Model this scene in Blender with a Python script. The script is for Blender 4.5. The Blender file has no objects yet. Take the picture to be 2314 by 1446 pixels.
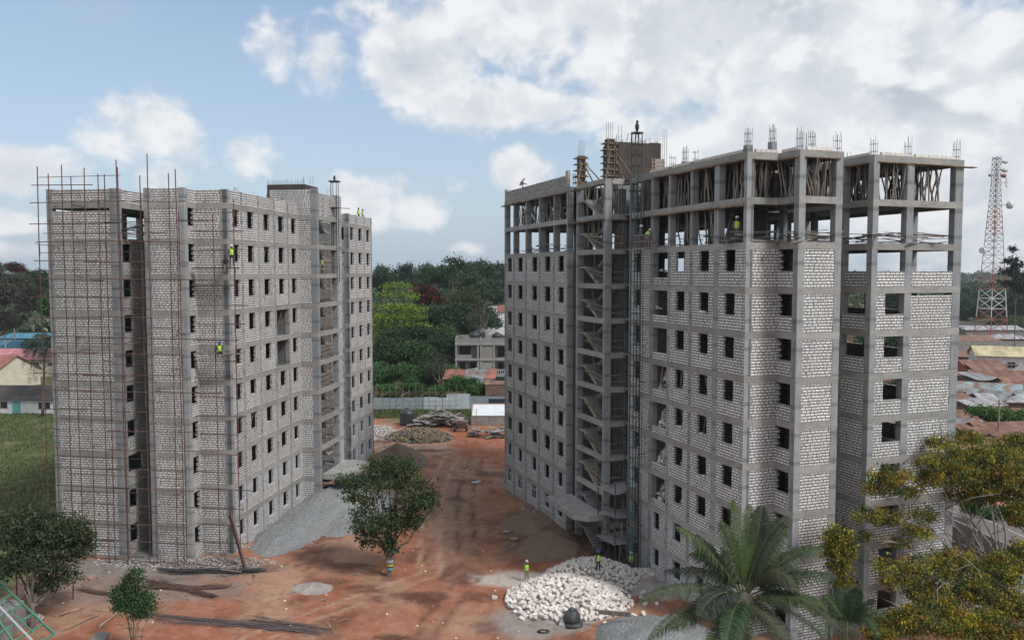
import bpy, math, random
import numpy as np
from mathutils import Vector, Matrix, Quaternion
R=math.radians
S=bpy.context.scene
COL=S.collection
# ---------------------------------------------------------------- camera, world, sun, exposure
F=1845.97; PITCH=R(3.3949); ZC=25.056
cam=bpy.data.cameras.new("camera"); co=bpy.data.objects.new("camera",cam); COL.objects.link(co)
cam.sensor_width=36; cam.lens=36*F/2314; cam.clip_end=9000; cam.clip_start=.5
co.location=(0,0,ZC); co.rotation_euler=(math.pi/2-PITCH,0,0)
S.camera=co
S.view_settings.view_transform='Standard'; S.view_settings.look='None'
S.view_settings.exposure=0.60; S.view_settings.gamma=1; S.view_settings.use_curve_mapping=False
S.render.engine='CYCLES'; S.cycles.max_bounces=6; S.cycles.diffuse_bounces=3; S.cycles.transparent_max_bounces=8
SUN_EL=R(48); SUN_AZ=R(128)          # azimuth measured from +Y towards +X
W=bpy.data.worlds.new("World"); S.world=W; W.use_nodes=True
class NT:
    def __init__(s,t): s.t=t; t.nodes.clear()
    def n(s,ty,**k):
        x=s.t.nodes.new(ty)
        for a,b in k.items():
            if a=='ins':
                for c,d in b.items():
                    if isinstance(d,bpy.types.NodeSocket): s.t.links.new(d,x.inputs[c])
                    else: x.inputs[c].default_value=d
            else: setattr(x,a,b)
        return x
    def m(s,op,a,b=None,c=None,clamp=False):
        x=s.t.nodes.new('ShaderNodeMath'); x.operation=op; x.use_clamp=clamp
        for i,v in enumerate((a,b,c)):
            if v is None: continue
            if isinstance(v,bpy.types.NodeSocket): s.t.links.new(v,x.inputs[i])
            else: x.inputs[i].default_value=v
        return x.outputs[0]
    def mix(s,f,a,b,blend='MIX'):
        x=s.t.nodes.new('ShaderNodeMix'); x.data_type='RGBA'; x.blend_type=blend
        for i,v in ((0,f),(6,a),(7,b)):
            if isinstance(v,bpy.types.NodeSocket): s.t.links.new(v,x.inputs[i])
            elif i==0: x.inputs[0].default_value=v
            else: x.inputs[i].default_value=(*v,1) if len(v)==3 else v
        return x.outputs[2]
    def rng(s,v,a,b,c=0,d=1,smooth=False):
        x=s.t.nodes.new('ShaderNodeMapRange'); s.t.links.new(v,x.inputs[0])
        if smooth: x.interpolation_type='SMOOTHSTEP'
        for i,w in enumerate((a,b,c,d)): x.inputs[i+1].default_value=w
        return x.outputs[0]
def build_world():
    t=NT(W.node_tree)
    sky=t.n('ShaderNodeTexSky',sky_type='NISHITA',sun_disc=False,sun_elevation=SUN_EL,sun_rotation=SUN_AZ,altitude=30,air_density=1.0,dust_density=1.6,ozone_density=1.0)
    tc=t.n('ShaderNodeTexCoord'); v=tc.outputs['Generated']
    sp=t.n('ShaderNodeSeparateXYZ',ins={0:v}).outputs
    # azimuth (deg from +Y to +X) and elevation (deg)
    az=t.m('MULTIPLY',t.m('ARCTAN2',sp[0],sp[1]),180/math.pi)
    el=t.m('MULTIPLY',t.m('ARCSINE',sp[2]),180/math.pi)
    ae=t.n('ShaderNodeCombineXYZ',ins={0:az,1:t.m('MULTIPLY',el,1.25)}).outputs[0]
    nz=t.n('ShaderNodeTexNoise',ins={'Vector':ae,'Scale':.19,'Detail':8.0,'Roughness':.52,'Distortion':.25}).outputs[0]
    nb=t.n('ShaderNodeTexNoise',ins={'Vector':ae,'Scale':.085,'Detail':5.0,'Roughness':.5}).outputs[0]
    off=t.n('ShaderNodeVectorMath',operation='ADD',ins={0:ae,1:(-.9,1.5,0)}).outputs[0]
    nz2=t.n('ShaderNodeTexNoise',ins={'Vector':off,'Scale':.19,'Detail':5.0,'Roughness':.5,'Distortion':.25}).outputs[0]
    # cloud banks: (azimuth, elevation, half width, half height, weight)
    CL=CLOUDS
    field=None
    for (a,e,w,h,k) in CL:
        dx=t.m('MULTIPLY',t.m('SUBTRACT',az,a),1/w); dy=t.m('MULTIPLY',t.m('SUBTRACT',el,e),1/h)
        d=t.m('ADD',t.m('MULTIPLY',dx,dx),t.m('MULTIPLY',dy,dy))
        g=t.m('MULTIPLY',t.m('SUBTRACT',1.0,d),k)
        field=g if field is None else t.m('SMOOTH_MAX',field,g,.25)
    field=t.m('MAXIMUM',field,-1.3)
    dens=t.m('ADD',field,t.m('MULTIPLY',t.m('SUBTRACT',nz,.5),3.0))
    dens=t.m('ADD',dens,t.m('MULTIPLY',t.m('SUBTRACT',nb,.5),.8))
    nf=t.n('ShaderNodeTexNoise',ins={'Vector':ae,'Scale':.75,'Detail':7.0,'Roughness':.6,'Distortion':.3}).outputs[0]
    dens=t.m('ADD',dens,t.m('MULTIPLY',t.m('SUBTRACT',nf,.5),1.3))
    mask=t.rng(dens,-.28,.80,0,1,True)
    # thin veil everywhere + cover above and around the frame (the light that falls on the site is mostly cloud light)
    veil=t.rng(nb,.55,.9,0,.16,True)
    high=t.rng(t.m('ADD',el,t.m('MULTIPLY',t.m('SUBTRACT',nz,.5),30)),24,34,0,.80,True)
    side=t.rng(t.m('ABSOLUTE',t.m('ADD',az,t.m('MULTIPLY',t.m('SUBTRACT',nz,.5),30))),42,60,0,.72,True)
    horiz=t.rng(el,-.5,22,.85,.10)
    mask2=t.m('MAXIMUM',mask,t.m('MAXIMUM',veil,t.m('MAXIMUM',high,side)))
    lit=t.rng(t.m('ADD',t.m('ADD',t.m('SUBTRACT',nz,nz2),t.m('MULTIPLY',t.m('SUBTRACT',nb,.5),.5)),t.m('MULTIPLY',t.m('SUBTRACT',nf,.5),.35)),-.13,.15,0,1,True)
    thick=t.rng(dens,.5,2.0,0,1,True)
    shade=t.m('MULTIPLY',t.m('SUBTRACT',1.0,lit),t.m('ADD',.35,t.m('MULTIPLY',thick,.65)))
    ccol=t.mix(shade,CLOUD_HI,CLOUD_LO)
    base=t.mix(1.0,sky.outputs[0],SKY_TINT,'MULTIPLY')
    base=t.mix(horiz,base,HORIZON)
    c=t.mix(mask2,base,ccol)
    low=t.rng(el,-2.0,-.2,1,0)
    c=t.mix(low,c,(1.6,1.8,1.7))
    bg=t.n('ShaderNodeBackground',ins={0:c,1:.1})
    o=t.n('ShaderNodeOutputWorld',ins={0:bg.outputs[0]})
CLOUD_HI=(5.9,6.0,6.15); CLOUD_LO=(3.1,3.5,4.1); SKY_TINT=(1.06,1.03,1.03); HORIZON=(3.2,4.05,4.95)
def pxdir(x,y):
    u=(x-1157)/F; v=(723-y)/F; c,s=math.cos(PITCH),math.sin(PITCH)
    d=Vector((u,c+v*s,v*c-s)).normalized()
    return math.degrees(math.atan2(d.x,d.y)), math.degrees(math.asin(d.z))
def cb(x,y,rx,ry,k=1.0):
    a,e=pxdir(x,y); return (a,e,rx/F*57.3*.98,ry/F*57.3*.98,k)
CLOUDS=[cb(1650,70,500,190,1.4),cb(2080,200,420,210,1.5),cb(1230,30,470,120,1.0),cb(960,130,150,135,1.2),cb(1100,240,150,70,1.1),
 cb(615,105,60,70,.8),cb(730,140,60,85,.8),cb(310,290,125,75,.85),cb(60,385,120,55,1.0),cb(375,400,55,45,.7),cb(560,345,60,45,.55),cb(800,465,95,60,.9),cb(950,475,70,45,.75),
 cb(1180,385,80,60,1.0),cb(1260,250,180,50,.8),cb(2150,430,330,190,1.1),cb(1650,310,300,90,.9),cb(440,355,45,28,.45),cb(1020,415,45,18,.35),cb(1075,560,40,14,.35),cb(30,500,60,22,.45),cb(30,570,70,16,.4),cb(890,420,45,26,.4)]
build_world()
sun=bpy.data.lights.new("sun",'SUN'); so=bpy.data.objects.new("sun",sun); COL.objects.link(so)
sun.energy=2.1; sun.angle=R(11); sun.color=(1,.965,.92)
sd=Vector((math.sin(SUN_AZ)*math.cos(SUN_EL),math.cos(SUN_AZ)*math.cos(SUN_EL),math.sin(SUN_EL)))
so.rotation_euler=sd.to_track_quat('Z','Y').to_euler()
# ---------------------------------------------------------------- helpers
def at(x,y,z=0.0):
    u=(x-1157)/F; v=(723-y)/F; c,s=math.cos(PITCH),math.sin(PITCH)
    d=Vector((u,c+v*s,v*c-s)); t=(z-ZC)/d.z; return Vector((d.x*t,d.y*t,z))
def atd(x,y,D):
    u=(x-1157)/F; v=(723-y)/F; c,s=math.cos(PITCH),math.sin(PITCH)
    d=Vector((u,c+v*s,v*c-s)); t=D/d.y; return Vector((d.x*t,D,ZC+d.z*t))
def tag(o,label=None,cat=None,group=None,kind=None):
    if label: o['label']=label
    if cat: o['category']=cat
    if group: o['group']=group
    if kind: o['kind']=kind
    return o
def empty(name,loc=(0,0,0),rz=0,label=None,cat=None,group=None,kind=None):
    o=bpy.data.objects.new(name,None); COL.objects.link(o); o.location=loc; o.rotation_euler=(0,0,rz); o.empty_display_size=.3
    return tag(o,label,cat,group,kind)
BOXF=((0,3,2,1),(4,5,6,7),(0,1,5,4),(1,2,6,5),(2,3,7,6),(3,0,4,7))
class MB:
    def __init__(s): s.v=[]; s.f=[]; s.mi=[]; s.cur=0
    def add(s,vs,fs):
        b=len(s.v); s.v.extend([tuple(v) for v in vs]); s.f.extend([tuple(i+b for i in f) for f in fs]); s.mi.extend([s.cur]*len(fs)); return s
    def box(s,x0,x1,y0,y1,z0,z1):
        if x0>x1:x0,x1=x1,x0
        if y0>y1:y0,y1=y1,y0
        if z0>z1:z0,z1=z1,z0
        return s.add([(x0,y0,z0),(x1,y0,z0),(x1,y1,z0),(x0,y1,z0),(x0,y0,z1),(x1,y0,z1),(x1,y1,z1),(x0,y1,z1)],BOXF)
    def obox(s,M,sx,sy,sz,jit=0,rnd=None):
        vs=[]
        for (a,b,c) in ((-1,-1,-1),(1,-1,-1),(1,1,-1),(-1,1,-1),(-1,-1,1),(1,-1,1),(1,1,1),(-1,1,1)):
            k=(1+rnd.uniform(-jit,jit)) if jit else 1
            vs.append(M@Vector((a*sx/2*k,b*sy/2*k,c*sz/2*k)))
        return s.add(vs,BOXF)
    def bar(s,p,q,w,h=None,up=(0,0,1)):
        p=Vector(p);q=Vector(q);d=q-p;L=d.length
        if L<1e-6:return s
        z=d/L;u=Vector(up)
        if abs(z.dot(u))>.97:u=Vector((1,0,0))
        x=z.cross(u).normalized();y=x.cross(z)
        M=Matrix((x,y,z)).transposed().to_4x4();M.translation=(p+q)/2
        return s.obox(M,w,h or w,L)
    def tube(s,pts,r,n=6,cap=True):
        pts=[Vector(p) for p in pts]; rs=r if isinstance(r,(list,tuple)) else [r]*len(pts)
        base=len(s.v); prev=None
        for i,p in enumerate(pts):
            d=(pts[min(i+1,len(pts)-1)]-pts[max(i-1,0)])
            if d.length<1e-9:d=Vector((0,0,1))
            d.normalize()
            if prev is None:
                u=Vector((0,0,1)) if abs(d.z)<.9 else Vector((1,0,0)); x=d.cross(u).normalized()
            else: x=(prev-d*prev.dot(d)).normalized()
            prev=x; y=d.cross(x)
            for k in range(n):
                a=2*math.pi*k/n; s.v.append(tuple(p+(x*math.cos(a)+y*math.sin(a))*rs[i]))
        for i in range(len(pts)-1):
            for k in range(n):
                a=base+i*n+k;b=base+i*n+(k+1)%n; s.f.append((a,b,b+n,a+n)); s.mi.append(s.cur)
        if cap:
            s.f.append(tuple(base+k for k in range(n))[::-1]); s.f.append(tuple(base+(len(pts)-1)*n+k for k in range(n))); s.mi+= [s.cur,s.cur]
        return s
    def ball(s,c,rx,ry=None,rz=None,n=8,m=5,jit=0,rnd=None):
        ry=ry or rx;rz=rz or rx; vs=[];fs=[]
        c=Vector(c)
        vs.append(c+Vector((0,0,-rz)))
        for j in range(1,m):
            t=math.pi*j/m-math.pi/2
            for k in range(n):
                a=2*math.pi*k/n; q=1+(rnd.uniform(-jit,jit) if jit else 0)
                vs.append(c+Vector((rx*math.cos(t)*math.cos(a)*q,ry*math.cos(t)*math.sin(a)*q,rz*math.sin(t)*q)))
        vs.append(c+Vector((0,0,rz)))
        for k in range(n): fs.append((0,1+(k+1)%n,1+k))
        for j in range(m-2):
            for k in range(n):
                a=1+j*n+k;b=1+j*n+(k+1)%n; fs.append((a,b,b+n,a+n))
        l=len(vs)-1
        for k in range(n): fs.append((l,l-n+k,l-n+(k+1)%n))
        return s.add(vs,fs)
    def prism(s,poly,z0,z1):
        n=len(poly); vs=[(x,y,z0) for x,y in poly]+[(x,y,z1) for x,y in poly]
        fs=[tuple(range(n))[::-1],tuple(range(n,2*n))]+[(i,(i+1)%n,(i+1)%n+n,i+n) for i in range(n)]
        return s.add(vs,fs)
    def build(s,name,mats,parent=None,smooth=False,loc=None):
        me=bpy.data.meshes.new(name); me.from_pydata(s.v,[],s.f)
        if not isinstance(mats,(list,tuple)): mats=[mats]
        for m in mats: me.materials.append(m)
        if len(mats)>1: me.polygons.foreach_set('material_index',s.mi)
        uvbox(me)
        if smooth: me.polygons.foreach_set('use_smooth',[True]*len(me.polygons))
        me.update()
        o=bpy.data.objects.new(name,me); COL.objects.link(o)
        if parent: o.parent=parent
        if loc is not None:o.location=loc
        return o
def uvbox(me):
    nv=len(me.vertices); nl=len(me.loops); npol=len(me.polygons)
    if not npol:return
    co_=np.empty(nv*3);me.vertices.foreach_get('co',co_);co_=co_.reshape(-1,3)
    li=np.empty(nl,int);me.loops.foreach_get('vertex_index',li)
    tot=np.empty(npol,int);me.polygons.foreach_get('loop_total',tot)
    nn=np.empty(npol*3);me.polygons.foreach_get('normal',nn);nn=np.abs(nn.reshape(-1,3))
    ax=np.repeat(np.where(nn[:,2]>.8,2,np.where(nn[:,0]>nn[:,1],0,1)),tot)
    P=co_[li]
    u=np.where(ax==0,P[:,1]+.13,P[:,0]); w=np.where(ax==2,P[:,1],P[:,2])
    uv=me.uv_layers.new(name='UVMap'); uv.data.foreach_set('uv',np.stack([u,w],1).ravel())
def dup(o,loc=None,rot=None,parent=None,label=None,group=None,scale=None,top=True):
    c=o.copy(); COL.objects.link(c)
    if parent is not None: c.parent=parent
    if loc is not None:c.location=loc
    if rot is not None:c.rotation_euler=rot
    if scale is not None:c.scale=scale
    if label:c['label']=label
    if group:c['group']=group
    for ch in list(o.children):
        dup(ch,parent=c)
    return c
# ---------------------------------------------------------------- materials
MATS={}
def mat(name):
    m=bpy.data.materials.new(name); m.use_nodes=True; MATS[name]=m; return m,NT(m.node_tree)
def out(t,col,rough=.9,bump=None,bs=.3,bd=.02,metal=0,spec=.3,**kw):
    b=t.n('ShaderNodeBsdfPrincipled')
    if isinstance(col,bpy.types.NodeSocket): t.t.links.new(col,b.inputs['Base Color'])
    else: b.inputs['Base Color'].default_value=(*col,1)
    if isinstance(rough,bpy.types.NodeSocket): t.t.links.new(rough,b.inputs['Roughness'])
    else: b.inputs['Roughness'].default_value=rough
    b.inputs['Metallic'].default_value=metal; b.inputs['Specular IOR Level'].default_value=spec
    if bump is not None:
        bn=t.n('ShaderNodeBump',ins={'Strength':bs,'Distance':bd,'Height':bump}); t.t.links.new(bn.outputs[0],b.inputs['Normal'])
    for k,v in kw.items(): b.inputs[k].default_value=v
    o=t.n('ShaderNodeOutputMaterial',ins={0:b.outputs[0]}); return b
def objrand(t): return t.n('ShaderNodeObjectInfo').outputs['Random']
def noise(t,v,sc,det=4,rough=.55,dist=0):
    return t.n('ShaderNodeTexNoise',ins={'Vector':v,'Scale':sc,'Detail':det,'Roughness':rough,'Distortion':dist}).outputs[0]
def vmap(t,v,sc): return t.n('ShaderNodeMapping',ins={'Vector':v,'Scale':sc}).outputs[0]
def m_simple(name,c1,c2=None,sc=3,rough=.85,metal=0,spec=.3,bs=.2,bd=.01,orand=.0,det=5,st=(1,1,1)):
    m,t=mat(name); tc=t.n('ShaderNodeTexCoord'); v=vmap(t,tc.outputs['Object'],st)
    n=noise(t,v,sc,det,.6); c2=c2 or tuple(k*.7 for k in c1)
    col=t.mix(t.rng(n,.35,.68),c1,c2)
    if orand: 
        h=t.n('ShaderNodeHueSaturation',ins={'Value':t.rng(objrand(t),0,1,1-orand,1+orand),'Color':col}); col=h.outputs[0]
    out(t,col,rough,n,bs,bd,metal,spec); return m
def m_block(name,white,white2,mort,mort2,rows=.2,bw=.39,ms=.041,grime=.22,zo=0.0):
    m,t=mat(name); tc=t.n('ShaderNodeTexCoord'); uv=tc.outputs['UV']; ob=tc.outputs['Object']
    n1=t.n('ShaderNodeTexNoise',ins={'Vector':ob,'Scale':5.5,'Detail':3.0}).outputs['Color']
    d=t.n('ShaderNodeVectorMath',operation='SUBTRACT',ins={0:n1,1:(.5,.5,.5)}).outputs[0]
    d=t.n('ShaderNodeVectorMath',operation='MULTIPLY',ins={0:d,1:(.13,.060,0)}).outputs[0]
    n0=t.n('ShaderNodeTexNoise',ins={'Vector':ob,'Scale':.9,'Detail':1.0}).outputs['Color']
    d0=t.n('ShaderNodeVectorMath',operation='SUBTRACT',ins={0:n0,1:(.5,.5,.5)}).outputs[0]
    d0=t.n('ShaderNodeVectorMath',operation='MULTIPLY',ins={0:d0,1:(.5,.045,0)}).outputs[0]
    vv=t.n('ShaderNodeVectorMath',operation='ADD',ins={0:uv,1:d}).outputs[0]
    vv=t.n('ShaderNodeVectorMath',operation='ADD',ins={0:vv,1:d0}).outputs[0]
    vv=t.n('ShaderNodeVectorMath',operation='MULTIPLY',ins={0:vv,1:(1.35,1,1)}).outputs[0]
    br=t.n('ShaderNodeTexBrick',offset=.5,squash=.8,squash_frequency=3,ins={'Vector':vv,'Color1':(0,0,0,1),'Color2':(1,1,1,1),'Mortar':(.5,.5,.5,1),'Scale':1.0,'Mortar Size':ms,'Mortar Smooth':.12,'Bias':0,'Brick Width':bw*1.35,'Row Height':rows})
    rnd=br.outputs['Color']; mf=br.outputs['Fac']
    n2=noise(t,ob,3.2,5,.65); n3=noise(t,ob,.35,3,.6); n4=noise(t,ob,16,3,.6)
    oz=t.n('ShaderNodeSeparateXYZ',ins={0:ob}).outputs[2]
    pn=t.n('ShaderNodeTexWhiteNoise',noise_dimensions='2D',ins={'Vector':t.n('ShaderNodeCombineXYZ',ins={0:t.m('MULTIPLY',objrand(t),91.0),1:t.m('FLOOR',t.m('DIVIDE',t.m('SUBTRACT',oz,zo),3.0))}).outputs[0]}).outputs[0]
    # ragged block faces: mortar smeared over parts of the blocks
    mf=t.m('ADD',mf,t.m('MULTIPLY',t.rng(t.m('ADD',n4,t.m('MULTIPLY',pn,.07)),.60,.80),.6),clamp=True)
    mf=t.m('MAXIMUM',mf,t.rng(t.m('ADD',n2,t.m('ADD',t.m('MULTIPLY',n3,.6),t.m('MULTIPLY',pn,.12))),.97,1.16,0,.85),clamp=True)
    wcol=t.mix(rnd,white,white2); wcol=t.mix(t.rng(pn,0,1,0,.28),wcol,tuple(a*.6 for a in white2)); wcol=t.mix(t.rng(n2,.4,.75,0,.55),wcol,tuple(a*.72 for a in white2))
    rare=t.rng(rnd,.985,.99); wcol=t.mix(t.m('MULTIPLY',rare,.5),wcol,(.42,.27,.20))
    mc=t.mix(n3,mort,mort2)
    col=t.mix(mf,wcol,mc)
    g=noise(t,vmap(t,ob,(1.2,1.2,.25)),.8,4,.6)
    col=t.mix(t.rng(g,.5,.78,0,grime*1.5),col,(.115,.112,.112))
    h=t.m('SUBTRACT',t.m('MULTIPLY',n4,.3),mf)
    out(t,col,.95,h,.6,.03,0,.15); return m
def m_concrete(name,c1,c2,c3,vert=True):
    m,t=mat(name); tc=t.n('ShaderNodeTexCoord'); ob=tc.outputs['Object']
    geo=t.n('ShaderNodeObjectInfo').outputs['Random']
    sh=t.n('ShaderNodeVectorMath',operation='ADD',ins={0:ob,1:t.n('ShaderNodeCombineXYZ',ins={0:t.m('MULTIPLY',geo,37.0),1:t.m('MULTIPLY',geo,11.0)}).outputs[0]}).outputs[0]
    a=noise(t,vmap(t,sh,(7,7,.35) if vert else (1.2,1.2,3.0)),1.3,5,.65)
    b=noise(t,sh,.55,5,.6); c=noise(t,vmap(t,sh,(3,3,.5)),2.2,6,.7); f=noise(t,sh,14,3,.6)
    col=t.mix(t.rng(b,.35,.66),c1,c2); col=t.mix(t.rng(a,.42,.70,0,.8),col,c3)
    col=t.mix(t.rng(c,.54,.74,0,.7),col,tuple(k*.42 for k in c1))
    if vert:
        # pour joints at storey height and board marks
        w=t.n('ShaderNodeTexWave',wave_type='BANDS',bands_direction='Z',ins={'Vector':ob,'Scale':.166,'Distortion':.6,'Detail':2.0}).outputs['Fac']
        col=t.mix(t.rng(w,.90,1.0,0,.6),col,tuple(k*.55 for k in c1))
    h=t.n('ShaderNodeHueSaturation',ins={'Value':t.rng(geo,0,1,.86,1.10),'Color':col})
    out(t,h.outputs[0],.9,t.m('ADD',t.m('MULTIPLY',f,.4),a),.35,.012,0,.2); return m
BLK_R=m_block('coral_block',(.82,.82,.815),(.68,.672,.66),(.112,.112,.114),(.150,.147,.145))
BLK_L=m_block('coral_block_weathered',(.82,.81,.79),(.67,.655,.635),(.115,.114,.114),(.155,.150,.146),grime=.25,zo=.81)
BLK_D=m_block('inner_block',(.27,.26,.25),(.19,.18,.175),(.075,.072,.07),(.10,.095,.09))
CON=m_concrete('concrete_column',(.20,.215,.23),(.275,.29,.30),(.32,.325,.33))
CONB=m_concrete('concrete_beam',(.225,.225,.222),(.31,.305,.292),(.37,.355,.325),False)
OLDB=m_simple('old_block',(.40,.38,.36),(.17,.165,.16),3.5,.95,orand=.1,bs=.5)
SLAB=m_simple('concrete_slab',(.20,.20,.20),(.13,.13,.13),1.2)
SHADEWOOD=m_simple('shaded_timber',(.085,.075,.066),(.05,.044,.04),3)  # prop timber darkened: shade deep inside the top storey put into the colour
WOOD=m_simple('weathered_timber',(.27,.24,.215),(.13,.115,.10),3,st=(1,1,.3),orand=.3)
BOARD=m_simple('formwork_timber',(.27,.20,.14),(.13,.10,.075),2.5,orand=.35)
GREYW=m_simple('grey_planks',(.23,.225,.22),(.10,.098,.095),2.5,orand=.3)
RUST=m_simple('rusty_steel',(.125,.066,.052),(.075,.045,.04),4,.8,0,.3,orand=.2)
STEEL=m_simple('dark_steel',(.035,.037,.042),(.06,.05,.048),5,.6,.3,.4)
TEAL=m_simple('teal_paint',(.04,.125,.135),(.035,.065,.07),4,.55,0,.4)
REBAR=m_simple('rebar_steel',(.13,.10,.10),(.09,.08,.085),5,.7,.3)
SHUT=m_simple('shuttering_ply',(.075,.060,.056),(.045,.038,.037),1.2)
WHITEP=m_simple('white_plaster',(.47,.50,.55),(.38,.40,.43),2,.7)
LIMEW=m_simple('white_limestone',(.68,.64,.60),(.52,.48,.44),4,.95,orand=.18,bs=.5)
GLASSD=m_simple('dark_glass',(.02,.025,.03),(.03,.035,.04),2,.15,0,.5)
# ---------------------------------------------------------------- ground
def hsh(ix,iy,sd):
    n=(ix*374761393+iy*668265263+sd*1274126177)&0xffffffff
    n=((n^(n>>13))*1274126177)&0xffffffff
    return ((n^(n>>16))&0xffff)/65535.0
def vn(x,y,sd=0):
    xi=np.floor(x).astype(np.int64); yi=np.floor(y).astype(np.int64); fx=x-xi; fy=y-yi
    fx=fx*fx*(3-2*fx); fy=fy*fy*(3-2*fy)
    a=hsh(xi,yi,sd);b=hsh(xi+1,yi,sd);c=hsh(xi,yi+1,sd);d=hsh(xi+1,yi+1,sd)
    return (a*(1-fx)+b*fx)*(1-fy)+(c*(1-fx)+d*fx)*fy
def fbm(x,y,sd=0,o=5):
    s=0;k=.5;t=0
    for i in range(o):
        s=s+k*vn(x*2**i+i*17.3,y*2**i-i*9.1,sd+i); t+=k; k*=.5
    return s/t
def sst(a,b,x):
    t=np.clip((x-a)/(b-a),0,1); return t*t*(3-2*t)
def gz(x,y):
    x=np.asarray(x,float);y=np.asarray(y,float)
    near=1-sst(95,135,y)
    z=.75*sst(2,-18,x)*near-.05
    z=z+near*(1-sst(60,90,np.abs(x)))*((fbm(x*.35,y*.35,3)-.5)*.35+(fbm(x*1.5,y*1.5,5)-.5)*.12)
    # trodden bank beside the right block
    z=z+.35*np.exp(-((x-3.2)/3.5)**2-((y-80)/8)**2)+.3*np.exp(-((x-5.5)/3.0)**2-((y-73)/4)**2)
    far=sst(500,3500,np.hypot(x,y))
    return z-(6.0*sst(200,420,y)*sst(0,200,x))*0+far*4.0*(fbm(x*.002,y*.002,9)-.2)
def gzf(x,y): return float(gz(x,y))
def blob(x,y,cx,cy,rx,ry,rot=0,e=2.0,sd=1,wob=.5):
    dx=x-cx;dy=y-cy;c,s=math.cos(rot),math.sin(rot)
    u=(dx*c+dy*s)/rx;v=(-dx*s+dy*c)/ry
    d=np.sqrt(u*u+v*v)+(fbm(x*.6,y*.6,sd)-.5)*wob*2
    return 1-sst(.65,1.15,d)
def make_ground():
    def ax(lo,hi,a,b,st,far):
        core=np.arange(a,b+1e-6,st); l=[a];h=[b];s=st
        while l[-1]>lo: s*=1.22; l.append(max(lo,l[-1]-s))
        s=st
        while h[-1]<hi: s*=1.22; h.append(min(hi,h[-1]+s))
        return np.array(l[1:][::-1]+list(core)+h[1:])
    xs=ax(-3300,3300,-46,40,.4,0); ys=ax(-200,3600,44,150,.4,0)
    X,Y=np.meshgrid(xs,ys); Z=gz(X,Y)
    nx,ny=len(xs),len(ys)
    V=np.stack([X,Y,Z],-1).reshape(-1,3)
    idx=np.arange(nx*ny).reshape(ny,nx)
    Fq=np.stack([idx[:-1,:-1],idx[:-1,1:],idx[1:,1:],idx[1:,:-1]],-1).reshape(-1,4)
    me=bpy.data.meshes.new('ground'); me.from_pydata(V.tolist(),[],Fq.tolist())
    x,y=X,Y
    def mixc(c,col,f): return c*(1-f[...,None])+np.array(col)*f[...,None]
    C=np.zeros(X.shape+(3,))+np.array((.31,.128,.072))
    n=fbm(x*.12,y*.12,21); n2=fbm(x*.5,y*.35,22,6); n3=fbm(x*.22+5,y*.16,29,5)
    C=mixc(C,(.32,.155,.095),sst(.45,.65,n)*.9)
    C=mixc(C,(.37,.235,.165),sst(.50,.66,n3)*.75)
    C=mixc(C,(.13,.056,.037),sst(.58,.68,n2)*.6)
    # paler travelled strip up the middle, pale verge in front of the right block
    path=np.exp(-((x-(-5.0+ (y-65)*-.035))/2.6)**2)*sst(62,72,y)*(1-sst(100,118,y))
    C=mixc(C,(.27,.185,.14),path*.7)
    C=mixc(C,(.34,.24,.18),blob(x,y,-14,113,9,5,0,sd=4)*.8)
    C=mixc(C,(.52,.47,.43),blob(x,y,0.2,65.5,4.5,2.0,.0,sd=6)*.9)
    C=mixc(C,(.40,.35,.32),blob(x,y,11.0,64.5,4.4,3.4,.3,sd=7)*.95)
    C=mixc(C,(.27,.25,.24),blob(x,y,2.0,57.5,4.6,2.6,.2,sd=8)*.9)
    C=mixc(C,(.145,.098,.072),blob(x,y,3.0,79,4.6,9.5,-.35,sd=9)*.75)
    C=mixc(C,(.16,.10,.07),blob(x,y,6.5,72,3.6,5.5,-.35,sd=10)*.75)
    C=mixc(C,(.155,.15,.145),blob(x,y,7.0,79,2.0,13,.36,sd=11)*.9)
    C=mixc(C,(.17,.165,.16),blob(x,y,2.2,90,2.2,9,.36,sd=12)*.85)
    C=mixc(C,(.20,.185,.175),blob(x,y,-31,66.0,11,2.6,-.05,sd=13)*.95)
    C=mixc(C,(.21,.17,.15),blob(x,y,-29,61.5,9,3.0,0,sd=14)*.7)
    C=mixc(C,(.22,.20,.19),blob(x,y,-17,92,4.5,13,.1,sd=15)*.85)
    C=mixc(C,(.44,.40,.36),blob(x,y,-19,124,4.5,7,0,sd=16)*.6)
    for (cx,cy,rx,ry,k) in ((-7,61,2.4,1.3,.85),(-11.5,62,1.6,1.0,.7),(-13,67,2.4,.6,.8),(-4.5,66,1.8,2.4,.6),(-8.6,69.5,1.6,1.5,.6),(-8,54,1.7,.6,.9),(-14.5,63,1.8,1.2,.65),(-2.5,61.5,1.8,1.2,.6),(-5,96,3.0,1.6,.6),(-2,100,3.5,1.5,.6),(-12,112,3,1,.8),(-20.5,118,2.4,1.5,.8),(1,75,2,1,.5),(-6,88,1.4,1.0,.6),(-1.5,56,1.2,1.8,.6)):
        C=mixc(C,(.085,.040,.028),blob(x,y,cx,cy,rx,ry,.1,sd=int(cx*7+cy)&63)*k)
    C=mixc(C,(.30,.115,.065),blob(x,y,-4,118,6,13,0,sd=18)*.75)
    C=mixc(C,(.30,.115,.06),blob(x,y,-6,127,8,5,0,sd=19)*.85)
    # wheel ruts running up the yard and curving to the left foreground
    for off in (-.85,.85,2.6,4.2):
        cxr=-6.4+off+2.2*np.sin(y*.05)+np.maximum(0,66-y)*-.9*(1 if off<2 else .4)
        rt=np.exp(-((x-cxr)/.22)**2)*(fbm(x*.8,y*.5,70+int(off*3))>.40)*(1-sst(104,112,y))*sst(50,53,y)
        C=mixc(C,(.40,.27,.19) if off<2 else (.12,.06,.045),rt*.85)
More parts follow.
